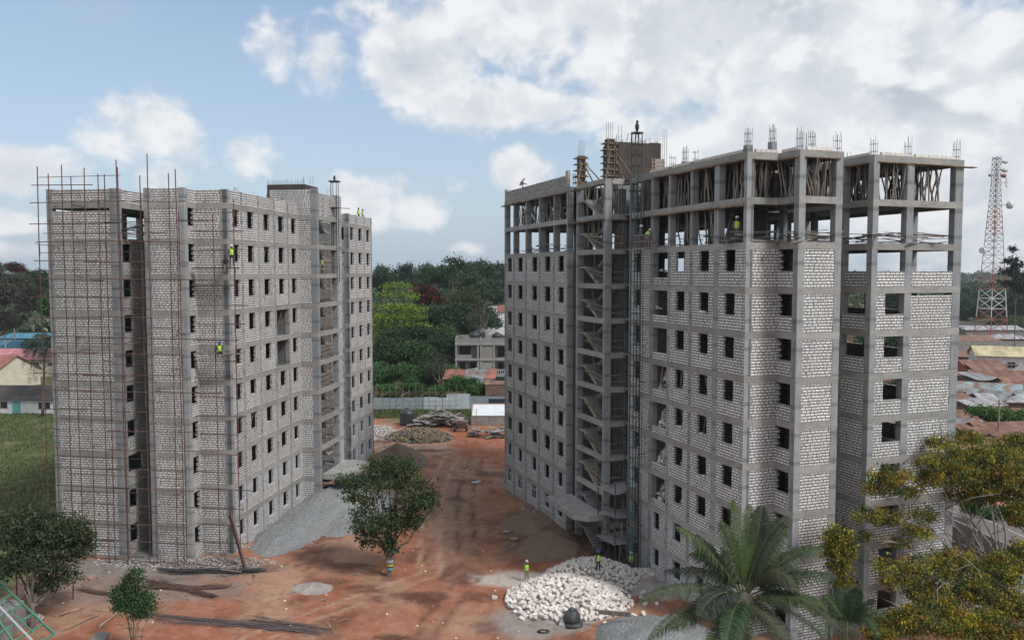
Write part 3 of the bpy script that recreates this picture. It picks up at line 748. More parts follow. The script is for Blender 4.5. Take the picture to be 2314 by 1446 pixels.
rn=random.Random(17)
for bd,fx,oo,WW,zb_,ks in ((RB,0,-1,W1,0,range(2,9)),(RB,-1.95,-1,W4,0,range(2,9)),(LB,0,1,WL,ZL,range(2,10)),(LB,.1,1,WL4,ZL,range(2,10))):
    for k in ks:
        for w in WW:
            if rn.random()<.26:
                a,b=(w[0]+.1,w[1]-.1) if rn.random()<.5 else (w[1]-.1,w[0]+.1); z=zb_+k*HH
                m=MB(); m.bar((fx-oo*.45,a,z+.2),(fx-oo*.3,b-(b-a)*rn.uniform(0,.5),z+2.5),.05,.09); m.build('leaning_batten',BOARD if rn.random()<.5 else WOOD,bd)
            if rn.random()<.16:
                m=MB(); z=zb_+k*HH+1.07
                for q_ in range(rn.randint(1,4)): y=rn.uniform(w[0]+.1,w[1]-.25); m.box(fx-oo*.05,fx-oo*.22,y,y+rn.uniform(.15,.35),z+.002,z+rn.uniform(.06,.2))
                m.build('loose_blocks',LIMEW,bd)

m=MB(); m.box(-8.6,-6.43,-1.9,5.0,.2,.82); m.build('plinth',SLAB,LB); m=MB(); m.box(6.2,8.95,-1.7,6.0,-.2,.2); m.build('plinth',SLAB,RB)
# ---------------------------------------------------------------- foliage
def m_leaf(name,rough=.75,tr=.25,hv=0.0):
    m,t=mat(name); a=t.n('ShaderNodeVertexColor',layer_name='Col').outputs[0]
    if hv:
        a=t.n('ShaderNodeHueSaturation',ins={'Value':t.rng(objrand(t),0,1,1-hv,1+hv),'Hue':t.rng(objrand(t),0,1,.485,.515),'Color':a}).outputs[0]
    d=t.n('ShaderNodeBsdfPrincipled',ins={'Base Color':a,'Roughness':rough,'Specular IOR Level':.25})
    tl=t.n('ShaderNodeBsdfTranslucent',ins={'Color':a})
    mx=t.n('ShaderNodeMixShader',ins={0:tr,1:d.outputs[0],2:tl.outputs[0]})
    t.n('ShaderNodeOutputMaterial',ins={0:mx.outputs[0]}); return m
LEAF=m_leaf('leaf'); LEAFV=m_leaf('leaf_varied',hv=.32)
BARK=m_simple('bark',(.17,.145,.12),(.08,.068,.06),3,.95,bs=.5,st=(2,2,.5))
BARKP=m_simple('pale_bark',(.33,.31,.29),(.15,.14,.13),2.5,.95,bs=.5)
def leaves(name,C,size,cols,mat_,parent=None,seed=0,asp=.5,droop=.0,loc=None,up=0.35):
    """C (N,3) leaf positions, cols (N,3); each leaf is a small folded diamond"""
    rg=np.random.default_rng(seed); N=len(C)
    d=rg.normal(size=(N,3)); d[:,2]-=droop*1.6; d/=np.linalg.norm(d,axis=1)[:,None]
    w=rg.normal(size=(N,3)); w[:,2]*=.45; w-=d*(w*d).sum(1)[:,None]; w/=np.linalg.norm(w,axis=1)[:,None]
    s=(size*rg.uniform(.6,1.35,N))[:,None]
    nrm=np.cross(d,w); sg=np.where(nrm[:,2:3]<0,-1,1)
    mid=C+d*s*.45+nrm*sg*s*.06*0
    V=np.stack([C,mid+w*s*asp*.5+nrm*sg*s*.10,C+d*s-nrm*sg*s*.05,mid-w*s*asp*.5+nrm*sg*s*.10],1).reshape(-1,3)
    me=bpy.data.meshes.new(name); me.vertices.add(4*N); me.vertices.foreach_set('co',V.ravel())
    me.loops.add(4*N); me.loops.foreach_set('vertex_index',np.arange(4*N,dtype=np.int32))
    me.polygons.add(N); me.polygons.foreach_set('loop_start',np.arange(0,4*N,4,dtype=np.int32)); me.polygons.foreach_set('loop_total',np.full(N,4,dtype=np.int32))
    me.update(calc_edges=True)
    ca=me.color_attributes.new('Col','FLOAT_COLOR','POINT')
    cc=np.concatenate([np.repeat(cols,4,0),np.ones((4*N,1))],1).astype(np.float32); ca.data.foreach_set('color',cc.ravel())
    me.materials.append(mat_); o=bpy.data.objects.new(name,me); COL.objects.link(o)
    if parent:o.parent=parent
    if loc is not None:o.location=loc
    return o
def crownpts(blobs,n,clump,per,palette,rg,under=.35):
    blobs=[(b[0],b[1],b[2],b[3]*1.06,b[4]*1.06,b[5]*1.06) for b in blobs]
    """blobs: (x,y,z,rx,ry,rz). clumps sit on each blob's outer shell, leaves scatter round each clump"""
    vol=np.array([b[3]*b[4]+b[4]*b[5]+b[3]*b[5] for b in blobs]); vol=vol/vol.sum()
    P=[];Cc=[]
    nc=max(1,n//per)
    pal=np.array(palette)
    for b,fr in zip(blobs,vol):
        k=max(3,int(nc*fr))
        d=rg.normal(size=(k,3)); d/=np.linalg.norm(d,axis=1)[:,None]
        low=d[:,2]<-.15; d[low,2]*=under
        r=rg.uniform(.25,1.0,k)**.55+np.where(rg.random(k)<.10,rg.uniform(0,.28,k),0)
        c=np.array(b[:3])+d*r[:,None]*np.array(b[3:6])
        jit=rg.normal(size=(k,per,3))*clump*np.array([1,1,.7])
        pts=(c[:,None,:]+jit).reshape(-1,3)
        ci=rg.integers(0,len(pal),k); base=pal[ci]*rg.uniform(.7,1.3,(k,1))
        col=np.repeat(base,per,0)*rg.uniform(.75,1.25,(k*per,1))
        P.append(pts);Cc.append(col)
    return np.concatenate(P),np.clip(np.concatenate(Cc),0,1)
def limbs(name,base,targets,r0,mat_,parent,seed=0,twist=.12,sub=2,n=7):
    """one trunk up to the fork, then tapering limbs to every target"""
    rn=random.Random(seed); m=MB(); base=Vector(base)
    T=[Vector(p) for p,_ in targets]; fk=targets[0][1]
    cx_=sum(t.x for t in T)/len(T); cy_=sum(t.y for t in T)/len(T); zmin=min(t.z for t in T); zm=sum(t.z for t in T)/len(T)
    F0=Vector((base.x+(cx_-base.x)*.25*fk,base.y+(cy_-base.y)*.25*fk,base.z+(zm-base.z)*fk))
    pts=[base.lerp(F0,k/5)+(Vector((rn.uniform(-1,1),rn.uniform(-1,1),0))*r0*.25 if 0<k<5 else Vector()) for k in range(6)]
    m.tube(pts,[r0*1.35]+[r0*(1-.06*k) for k in range(1,6)],n+2)
    for i,p in enumerate(T):
        s0=F0 if i%2==0 else base.lerp(F0,.82); d=p-s0
        ctr=s0+Vector((d.x*.42,d.y*.42,max(d.z,0)*.12+abs(d.x)*.06)) if i%3 else s0+Vector((d.x*.1,d.y*.1,d.z*.6))
        pts=[]; K=7
        for k in range(K+1):
            t=k/K; q=s0*(1-t)**2+ctr*2*t*(1-t)+p*t*t
            if 0<k<K: q+=Vector((rn.uniform(-1,1),rn.uniform(-1,1),rn.uniform(-.8,.8)))*twist*d.length*.22
            pts.append(q)
        ra=r0*rn.uniform(.38,.58)
        m.tube(pts,[max(.012,ra*(1-.86*(k/K))) for k in range(K+1)],n)
        for s in range(sub+1):
            a=pts[rn.randint(3,K)]; L=d.length*rn.uniform(.12,.28)
            b=a+Vector((rn.uniform(-1,1),rn.uniform(-1,1),rn.uniform(-.2,1))).normalized()*L
            m.tube([a,a.lerp(b,.5)+Vector((rn.uniform(-.15,.15),rn.uniform(-.15,.15),.1))*L,b],[ra*.4,ra*.26,ra*.08],5)
    return m.build(name,mat_,parent,smooth=True)
def bl(x,y,D,rx,ry,rd=None):
    p=atd(x,y,D); k=D/F; return (p.x,p.y,p.z,rx*k,(rd if rd else (rx+ry)/2)*k,ry*k)
def tree(name,label,cat,blobs,n,size,palette,base,r0,seed,clump=.35,per=14,lm=LEAF,bark=BARK,forks=.45,group=None,asp=.5,droop=0,sub=2,under=.35):
    """world-space blobs; the empty stands at the foot of the trunk"""
    e=empty(name,base,0,label,cat,group); rg=np.random.default_rng(seed)
    bb=[(b[0]-base[0],b[1]-base[1],b[2]-base[2],*b[3:]) for b in blobs]
    P,C=crownpts(bb,n,clump,per,palette,rg,under)
    leaves('crown',P,size,C,lm,e,seed,asp,droop)
    rn=random.Random(seed)
    limbs('trunk',(0,0,-.3),[((b[0],b[1],b[2]+b[5]*.1),forks*rn.uniform(.8,1.15)) for b in bb],r0,bark,e,seed,sub=sub)
    return e
DKG=[(.026,.055,.024),(.038,.072,.028),(.055,.095,.032),(.018,.038,.02),(.07,.105,.036)]
# courtyard tree
b0=at(880,1308,.15)
ct=tree('courtyard_tree',"dark round leafy tree with notices on its trunk, alone on the red earth",'tree',
 [bl(880,1085,65.3,75,45),bl(820,1120,65,45,45),bl(940,1120,65,50,42),bl(850,1180,64.4,60,45),bl(905,1180,66,55,45),bl(855,1225,64.6,45,28),bl(965,1140,65.5,28,25),bl(895,1060,66,55,28),bl(800,1095,65.5,28,25),bl(925,1170,65,35,35),bl(825,1195,65,30,30),bl(985,1128,66,12,14),bl(775,1080,65,12,14),bl(860,1045,66,30,12),bl(878,1245,64,18,14)],
 11500,.26,DKG+[(.075,.10,.03)],b0,.22,3,clump=.26,per=16)
m=MB(); m.tube([(0.02,0,1.15),(.02,0,1.48)],.285,12); 
def notice(z0,z1,col,nm):
    mm_=MB(); mm_.tube([(.05,-.02,z0),(.05,-.02,z1)],.275,14,cap=False); o=mm_.build('notice',m_simple(nm,col,tuple(c*.8 for c in col),6,.6),ct); return o
notice(1.42,1.66,(.40,.46,.50),'paper_white'); notice(1.12,1.32,(.45,.39,.08),'paper_yellow'); notice(.80,1.02,(.10,.30,.33),'paper_cyan')
# small tree, near left
b1=at(300,1500,.55); b1=Vector((b1.x,b1.y,.6))
tree('small_tree','small bright green shrubby tree with several grey stems, in front of the scaffolded end wall','tree',
 [bl(300,1312,b1.y,26,14),bl(282,1335,b1.y,30,16),bl(315,1350,b1.y+.4,32,20),bl(280,1372,b1.y-.3,28,16),bl(320,1385,b1.y,26,16),bl(300,1365,b1.y,30,18),bl(262,1350,b1.y,14,10),bl(342,1365,b1.y,12,12),bl(305,1292,b1.y,15,10)],
 5200,.17,[(.03,.085,.03),(.045,.11,.035),(.02,.055,.022),(.06,.12,.04)],b1,.07,5,clump=.16,per=9,bark=BARK,forks=.25,sub=3)
# dark tree, near left edge
b2=at(75,1425,.6); b2=Vector((b2.x,b2.y,.6))
tree('mango_tree','dark dense bushy tree at the left edge beside the green roof frame','tree',
 [bl(120,1195,57,80,45),bl(160,1235,57,50,45),bl(100,1260,56,80,50),bl(40,1215,56,55,48),bl(130,1305,56,50,28),bl(10,1200,57,35,40),bl(60,1170,57.5,50,25),bl(185,1210,57,25,30),bl(95,1330,56,30,18),bl(5,1290,55,30,30)],
 16000,.24,[(.030,.048,.022),(.045,.065,.028),(.060,.080,.030),(.022,.035,.02),(.075,.085,.045)],b2,.22,7,clump=.27,per=12,bark=BARK)
# yellow-green mango trees on the right
MG=[(.29,.23,.022),(.33,.29,.03),(.15,.16,.028),(.050,.070,.024),(.26,.17,.026),(.19,.19,.03),(.22,.13,.022),(.09,.13,.035),(.05,.075,.026),(.13,.16,.03)]
b3=Vector((34.6,55.2,0)); 
tree('flowering_mango_tree',"large mango tree with yellow and rusty new leaves spreading before the right end wall",'tree',
 [bl(2215,1055,54,75,38),bl(2150,1075,53,65,35),bl(2250,1110,53,60,40),bl(2190,1120,54,50,30),bl(2130,1000,57,35,18),bl(2105,1045,52,32,25),bl(2010,1075,51,45,28),bl(1995,1105,51,45,22),bl(2050,1110,52,22,20),
  bl(1960,1165,50,26,25),bl(2000,1170,50.5,36,22),bl(2070,1200,51,34,18),bl(2085,1165,51.5,28,18),bl(2030,1225,51,28,12),bl(2180,1290,50,70,32),bl(2090,1285,49,70,30),bl(2030,1310,48,50,28),bl(2110,1340,48.5,70,30),bl(2150,1255,51,40,18),bl(1990,1275,48,20,12),bl(2095,1085,52,34,22),bl(1960,1215,50,20,14),bl(2240,1050,54,90,48),bl(2170,1040,54,60,36)],
 44000,.19,MG,b3,.24,11,clump=.20,per=34,bark=BARKP,forks=.3,asp=.42,droop=.7)
b4=Vector((37.4,52.6,0))
tree('flowering_mango_tree','pale trunked mango tree at the right edge, behind the car park roofs','tree',
 [bl(2290,1010,56,50,32),bl(2300,1090,52,40,45),bl(2310,1170,51,30,40),bl(2270,1290,49,50,40),bl(2220,1340,48,60,40),bl(2290,1370,47,50,45),bl(2180,990,60,45,16),bl(2305,1250,50,22,30)],
 26000,.19,MG,b4,.26,12,clump=.20,per=34,bark=BARKP,forks=.35,asp=.42,droop=.7)
b5=Vector((31.5,46.0,0))
tree('flowering_mango_tree','lower mango tree filling the bottom right corner, below the larger crowns','tree',
 [bl(2080,1400,45,70,30),bl(2150,1410,45,60,35),bl(2020,1415,45,55,22),bl(2230,1420,45,60,40),bl(1985,1435,44,35,15),bl(2120,1370,46,45,20),bl(2280,1440,44,45,35)],
 26000,.18,MG,b5,.2,13,clump=.20,per=34,bark=BARKP,forks=.35,asp=.42,droop=.7)
b6=Vector((20.6,51.8,0))
tree('flowering_mango_tree',"small round ball of mango leaves beside the coconut palm, against the right block",'tree',
 [bl(1893,1215,50,30,28),bl(1905,1240,50,28,28),bl(1880,1245,50,24,24),bl(1895,1280,50,22,16),bl(1905,1310,50.5,22,14)],
 5200,.22,MG[:4]+[(.08,.11,.03)],b6,.11,14,clump=.2,per=12,bark=BARK,forks=.6,asp=.42,droop=.6)
# ---- palms
def frond(m,cols,pts,L,w,rg,col,hang=.5,n=70):
    """pts: rachis bezier (p0,p1,p2); leaflets hang off both sides"""
    p0,p1,p2=[Vector(p) for p in pts]
    B=lambda t:p0*(1-t)**2+p1*2*t*(1-t)+p2*t*t
    for i in range(n):
        t=min(1,.16+.84*(i+rg.uniform(-.4,.4)*(0<i<n-1))/(n-1)); a=B(t); d=(B(min(1,t+.02))-B(t-.02)).normalized()
        side=d.cross(Vector((0,0,1)));
        if side.length<.2: side=d.cross(Vector((0,1,0)))
        side.normalize(); upv=side.cross(d)
        ll=w*(math.sin(math.pi*min(1,(t*.86+.14)))**.55)*rg.uniform(.85,1.1)
        for s in (-1,1):
            dir1=(side*s*.86+d*.5+upv*rg.uniform(.05,.35)).normalized()
            m1=a+dir1*ll*.5; 
            dir2=(dir1*(1-hang*.6)+Vector((0,0,-1))*hang*rg.uniform(.6,1.2)).normalized()
            e=m1+dir2*ll*.55
            wd=d*rg.uniform(.012,.017)*w+Vector((0,0,.002))
            b=len(m.v); m.v.extend([tuple(a-wd),tuple(a+wd),tuple(m1+wd*1.25),tuple(m1-wd*1.25),tuple(e)])
            m.f.extend([(b,b+1,b+2,b+3),(b+3,b+2,b+4)]); m.mi.extend([0,0])
            cc=np.array(col)*rg.uniform(.65,1.3); cols.extend([cc]*5)
    k=len(m.v); m.tube([B(i/8) for i in range(9)],[.034*w*(1-i/9.5)+.005 for i in range(9)],5); 
    rc=np.array((.13,.15,.06)); cols.extend([rc]*(len(m.v)-k))
def palm(name,label,foot,head,fronds,w,group=None,seed=0,r=.17,colr=(.066,.088,.046),hang=.72,n=70,young=()):
    e=empty(name,foot,0,label,'palm tree',group); rg=random.Random(seed); h=Vector(head)-Vector(foot)
    for i,(c,t) in enumerate(fronds):
        m=MB(); cols=[]
        a=Vector(c)-Vector(foot); b=Vector(t)-Vector(foot)
        ctr=a
        cl=(.07,.12,.03) if i in young else tuple(k*rg.uniform(.8,1.2) for k in colr)
        frond(m,cols,(h,ctr,b),0,w*rg.uniform(.85,1.1)*(.45 if i in young else 1),rg,cl,hang if i not in young else .12,n)
        o=m.build('frond',LEAF,e); ca=o.data.color_attributes.new('Col','FLOAT_COLOR','POINT')
        ca.data.foreach_set('color',np.concatenate([np.array(cols),np.ones((len(cols),1))],1).astype(np.float32).ravel())
    m=MB(); pts=[Vector((0,0,-.4))]; K=9
    for k in range(1,K+1):
        t=k/K; pts.append(Vector((h.x*t+math.sin(t*2.2)*.25*(1-t),h.y*t,h.z*t)))
    m.tube(pts,[r*1.3]+[r*(1-.25*k/K) for k in range(1,K+1)],9); m.ball(h+Vector((0,0,-.15)),r*2.2,r*2.2,r*2.6,8,5,.2,rg); m.build('trunk',BARK,e,smooth=True)
    m=MB()
    for _ in range(26):
        a=rg.uniform(0,6.28); m.tube([h,h+Vector((math.cos(a)*.6,math.sin(a)*.6,-.1)),h+Vector((math.cos(a)*.9*rg.uniform(.6,1.2),math.sin(a)*.9,-rg.uniform(.6,1.5)))],[.03,.02,.006],4)
    m.build('dead_stalks',BARK,e)
    return e
PD=38.0
hp=atd(1683,1352,PD)
FR=[((1600,1225),(1527,1190),.5),((1560,1300),(1443,1358),-.6),((1570,1350),(1465,1446),-1.6),((1668,1200),(1657,1128),.4),((1655,1235),(1628,1178),1.0),((1690,1220),(1694,1138),.8),((1712,1220),(1722,1143),1.4),
 ((1715,1200),(1785,1168),.8),((1770,1240),(1858,1238),.9),((1740,1240),(1806,1335),-1.0),((1800,1320),(1900,1420),-1.2),((1620,1310),(1578,1392),-2.2),((1650,1400),(1600,1450),-2.4),((1680,1420),(1672,1470),-2.6),((1730,1380),(1790,1460),-2.4),
 ((1640,1250),(1560,1250),2.6),((1740,1270),(1830,1290),2.6),((1700,1290),(1750,1210),3.2),((1620,1330),(1530,1400),1.5),((1770,1350),(1860,1440),1.6),((1630,1280),(1500,1290),1.2),((1610,1260),(1575,1215),1.8),((1730,1230),(1770,1190),2.2),((1790,1290),(1890,1300),.2),((1780,1330),(1870,1375),-1.8),((1600,1370),(1510,1420),-2.0),((1650,1360),(1640,1470),-3.0)]
palm('coconut_palm','large coconut palm with long arching fronds in the foreground below the right block',(hp.x+.2,PD+.3,0),hp,
 [(atd(c[0],c[1],PD+d*.5),atd(t[0],t[1],PD+d)) for c,t,d in FR],1.12,r=.2,young=(3,5),n=120)
h2=atd(1915,1420,44)
palm('coconut_palm','smaller dark palm low at the foot of the right block, right of the large palm',(h2.x,44,0),h2,
 [(atd(1915+dx*.6,1420-50-abs(dx)*.15,44+dd*.5),atd(1915+dx,1420-dy,44+dd)) for dx,dy,dd in ((-75,30,.5),(-50,75,1),(-15,95,1.2),(25,90,.3),(60,60,-.6),(85,20,.4),(-60,-25,-1.6),(70,-20,-1.6),(0,-40,-2.4),(35,30,2.4),(-30,40,2.6))],.95,seed=6,colr=(.035,.065,.025),n=60)
h3=atd(100,795,140)
palm('coconut_palm',"coconut palm with drooping fronds and leaning grey trunk behind the left block",(at(92,935,.6).x,140,.6),h3,
 [(atd(100+dx*.6,795-30-abs(dx)*.2,140+dd*.5),atd(100+dx,795-dy,140+dd)) for dx,dy,dd in ((-50,-40,0),(-45,-5,1),(-35,25,2),(-8,40,1),(20,35,0),(38,10,1),(45,-25,-1),(-20,-70,-2),(15,-75,-2),(-35,-75,-1),(35,-60,1),(-48,10,-2))],2.4,seed=7,colr=(.035,.055,.03),n=40,r=.22)
# ---- background trees: a few kinds, copied
def proto(name,kind,seed,n,lsize,pal,blobs,r=.03,h=2.0,bark=BARK,clump=.09,per=12,asp=.55,crown=True):
    e=empty(name,(0,0,0)); rg=np.random.default_rng(seed)
    if crown:
        P,C=crownpts(blobs,n,clump,per,pal,rg,.5); leaves('crown',P,lsize,C,LEAFV,e,seed,asp)
    limbs('trunk',(0,0,-h),[((b[0],b[1],b[2]),.7) for b in blobs[:6]],r,bark,e,seed,sub=3,n=5)
    return e
rb=random.Random(77)
def rblobs(k,s,flat=1.0,seed=0):
    q=random.Random(seed); L=[(0,0,0,.72,.72,.62*flat)]
    for i in range(k):
        a=6.283*i/k+q.uniform(-.3,.3); rr=q.uniform(.42,.62); L.append((rr*math.cos(a),rr*math.sin(a),q.uniform(-.35,.35)*flat,s*q.uniform(.8,1.2),s*q.uniform(.8,1.2),s*flat*q.uniform(.7,1.1)))
    L.append((q.uniform(-.2,.2),q.uniform(-.2,.2),.45*flat,s,s,s*.7*flat)); return L
PR={}
PR['d']=proto('evergreen_tree','d',1,6500,.105,[(.0282,.0640,.0333),(.0435,.0845,.0410),(.0614,.1050,.0486),(.0205,.0435,.0256),(.0768,.1088,.0576)],rblobs(7,.42,seed=1))
PR['e']=proto('evergreen_tree','e',2,6500,.105,[(.0410,.0998,.0358),(.0576,.1280,.0435),(.0794,.1536,.0538),(.0282,.0640,.0282)],rblobs(8,.38,seed=2))
PR['o']=proto('feathery_tree','o',3,4500,.10,[(.11,.13,.05),(.085,.105,.042),(.13,.15,.062),(.06,.075,.035)],rblobs(6,.36,seed=3))
PR['r']=proto('flame_tree','r',4,5500,.09,[(.045,.040,.022),(.03,.035,.02),(.34,.045,.022),(.07,.035,.02),(.022,.035,.02)],rblobs(7,.40,seed=4))
PR['n']=proto('bare_tree','n',5,1400,.075,[(.075,.065,.055),(.055,.05,.042)],rblobs(8,.40,seed=5),r=.045,bark=BARKP,clump=.12)
PR['g']=proto('bush','g',6,3500,.12,[(.04,.095,.025),(.055,.12,.03),(.03,.07,.02)],rblobs(6,.45,.8,seed=6),h=1.0)
PR['m']=proto('grey_woodland_tree','m',8,6500,.085,[(.060,.058,.046),(.045,.050,.036),(.080,.072,.058),(.032,.040,.028)],rblobs(8,.40,seed=8),r=.035,bark=BARKP,clump=.10)
used=set()
def put(kind,x,y,rx,ry,D,label,group=None,cat='tree'):
    b=bl(x,y,D,rx,ry); src=PR[kind]; s=(b[3],(b[3]+b[5])/2,b[5]/.8)
    o=src if kind not in used else dup(src)
    used.add(kind); o.location=(b[0],b[1],b[2]); o.scale=s; o.rotation_euler=(0,0,rb.uniform(0,6.28))
    # trunk reaches the ground
    for ch in o.children:
        if ch.name.startswith('trunk'): ch.scale=(1,1,max(1.0,(b[2]+.3)/s[2]/ (2.0 if kind!='g' else 1.0)))
    tag(o,label,cat,group)
    return o
G1='evergreen trees between the two blocks'
for i,(k,x,y,rx,ry,D,l) in enumerate((
 ('d',868,630,45,34,300,'dark evergreen tree on the skyline just right of the left block'),('d',915,624,45,32,320,'dark evergreen on the skyline above the bright green tree'),('d',960,626,42,34,310,'dark evergreen on the skyline above the reddish tree'),
 ('e',1000,630,45,34,300,'dark evergreen on the skyline, left of the spindly tall tree'),('d',1040,624,45,34,320,'dark evergreen on the skyline behind the olive tree'),('d',1082,618,44,34,330,'tallest rounded evergreen on the skyline between the blocks'),('d',1125,624,45,34,310,'dark evergreen on the skyline touching the right block'),
 ('r',970,672,42,34,215,'dark tree flecked with red blossom beside the bright green tree'),('o',1055,682,46,38,215,'feathery olive tree above the unfinished grey house'),
 ('d',985,724,45,42,205,'dark evergreen below the red blossoming tree'),('d',1035,722,50,45,200,'dark evergreen left of the white bare branches'),('d',1095,720,45,36,222,'dark evergreen behind the water tanks'),
 ('d',960,775,48,45,185,'dark evergreen below the bright green tree'),('e',1005,775,46,48,182,'dark evergreen to the left of the unfinished grey house'),
 ('e',875,800,52,44,170,'rounded green tree against the left block, over the fence'),('e',935,808,50,44,166,'rounded green tree above the black water tank'),('e',862,850,40,38,162,'lower green tree against the left block'),('e',912,845,38,30,160,'low green tree behind the pole scaffold'),
 ('e',1020,800,44,44,178,'evergreen directly left of the unfinished grey house'),('d',985,800,40,50,176,'dark evergreen in the dip behind the leafless tree'),('e',950,850,44,34,164,'low green tree behind the middle of the pole lattice'),('e',1010,848,40,28,163,'low green tree behind the red tin roof'),('d',930,765,44,36,186,'dark evergreen right under the bright green tree'),('d',885,770,44,34,184,'dark evergreen under the bright green tree, nearest the left block'),('d',955,700,42,36,225,'dark evergreen left of the red blossoming tree'),('o',1010,690,36,30,230,'pale olive tree right of the red blossoming tree'),('d',1065,650,44,36,260,'dark evergreen behind the olive tree'),('d',1110,660,40,34,255,'dark evergreen above the white building'),
 ('e',1975,800,60,60,190,'leafy tree seen through the side openings of the right block'),('e',2035,790,50,60,180,'leafy tree seen through the end windows of the right block'),('d',2020,690,60,40,300,'dark tree seen through the upper window of the right block'),('e',2040,890,50,50,150,'leafy tree seen through a lower window of the right block'),
 ('n',992,828,34,36,160,'leafless brown tree beside the red tin roof'),('n',1087,722,40,30,188,'white branched leafless tree behind the unfinished house'))):
    put(k,x,y,rx,ry,D,l,G1 if k in 'de' and x<1150 else None)
for (x,y,rx,ry,D,l) in ((872,885,42,22,152,'bush behind the tin fence, nearest the left block'),(935,880,40,22,152,'bush behind the tin fence above the water tank'),(990,888,36,22,151,'bush behind the tin fence left of the red tin roof'),(1040,872,40,30,152,'large bush below the red tin roof'),(1085,885,36,26,151,'bush behind the tin fence with palm leaves'),(1122,880,30,28,152,'bush next to the right block behind the fence')):
    put('g',x,y,rx,ry,D,l,'bushes behind the tin fence','bush')
# spindly tall tree on the skyline
p=atd(1025,645,290)
tree('spindly_tree','tall spindly tree with an open crown rising above the skyline between the blocks','tree',[bl(1015,590,290,12,6),bl(1032,597,290,14,6),bl(1045,603,290,12,6),bl(1005,605,290,10,5),bl(1022,610,290,16,6),bl(1038,588,290,8,4)],900,.9,DKG[:4],(p.x,290,0),.35,21,clump=.9,per=10,sub=1)
# bright layered tree
p=atd(893,770,190); k=190/F
tree('umbrella_tree','bright lime green tree with flat layered branches right of the left block','tree',
 [bl(896,648,190,34,3.5),bl(872,666,190,30,2.5),bl(922,668,190,30,2.5),bl(862,694,189,44,4),bl(922,697,189,40,4),bl(890,716,190,66,4.5),bl(868,736,189,44,5),bl(934,738,188,44,4.5),bl(900,757,189,60,5),bl(870,775,189,36,6)],
 8000,.55,[(.20,.29,.03),(.25,.34,.04),(.14,.22,.03),(.10,.16,.025)],(p.x,190,0),.4,22,clump=.6,per=12,bark=BARKP,forks=.8,sub=1)
# left background
for i,(k,x,y,rx,ry,D,l) in enumerate((('m',30,660,45,48,215,'tall greyish tree at the left edge behind the blue roof'),('m',-10,650,45,60,210,'greyish tree cut by the left edge of the view'),('m',75,680,42,42,205,'greyish tree just left of the left block'),('r',35,608,35,18,260,'brownish tree on the skyline at the far left'),('d',85,632,40,26,280,'dark evergreen on the skyline beside the left block'),('m',10,725,40,30,200,'low greyish tree behind the blue roof'),('e',130,700,40,50,190,'dark tree hidden partly by the left block'),('d',-30,615,40,30,250,'dark crown at the left edge of the skyline'))):
    put(k,x,y,rx,ry,D,l,'trees behind the houses on the left')
# right background
for i,(k,x,y,rx,ry,D,l) in enumerate((('d',2185,700,40,34,420,'dark evergreen behind the mast next to the right block'),('d',2225,690,40,40,440,'dark evergreen right behind the lattice mast'),('d',2275,690,42,44,400,'dark evergreen right of the lattice mast'),('d',2310,680,38,50,380,'dark evergreen at the right edge'),('o',2300,735,40,24,330,'olive bush at the right edge above the white house'),('e',2255,735,32,20,340,'green tree right of the foot of the mast'),('o',2190,660,36,16,560,'pale olive tree on the far slope behind the mast'),('e',2240,650,40,14,600,'green far tree behind the mast'),
 ('e',2178,890,22,18,170,'leafy bush between the tin roofs beside the right block'),('e',2262,905,28,20,158,'round green tree among the tin roofs'),('g',2195,1150,26,40,80,'banana like green bush beside the road'),('g',2260,1165,50,30,82,'bright green hedge along the far side of the road'),('g',2310,1150,30,30,84,'green hedge at the right edge beside the road'))):
    put(k,x,y,rx,ry,D,l,'trees of the township on the right')
p=atd(2295,720,230)
tree('monkey_puzzle_tree','tall dark conifer with tiered open branches at the right edge','tree',[bl(2292,565,230,9,7),bl(2286,590,230,18,8),bl(2300,600,230,14,8),bl(2284,615,230,24,9),bl(2306,625,230,16,9),bl(2285,640,230,26,9),bl(2305,655,230,18,9)],2600,.7,[(.012,.026,.016),(.016,.034,.02),(.02,.04,.022)],(p.x,230,0),.16,31,clump=.45,per=12,sub=1,forks=.9)
p=at(2240,990,0); p=Vector((atd(2240,900,120).x,120,0))
tree('flat_topped_tree','bright green flat topped tree leaning over the tin roofs at the right edge','tree',[bl(2215,930,118,30,7),bl(2250,935,118,34,8),bl(2290,945,118,34,9),bl(2240,948,118,24,6),bl(2310,938,118,20,8)],5200,.42,[(.07,.15,.03),(.10,.19,.04),(.05,.11,.03)],(p.x+1,118,0),.22,32,clump=.38,per=10,forks=.8,sub=1)
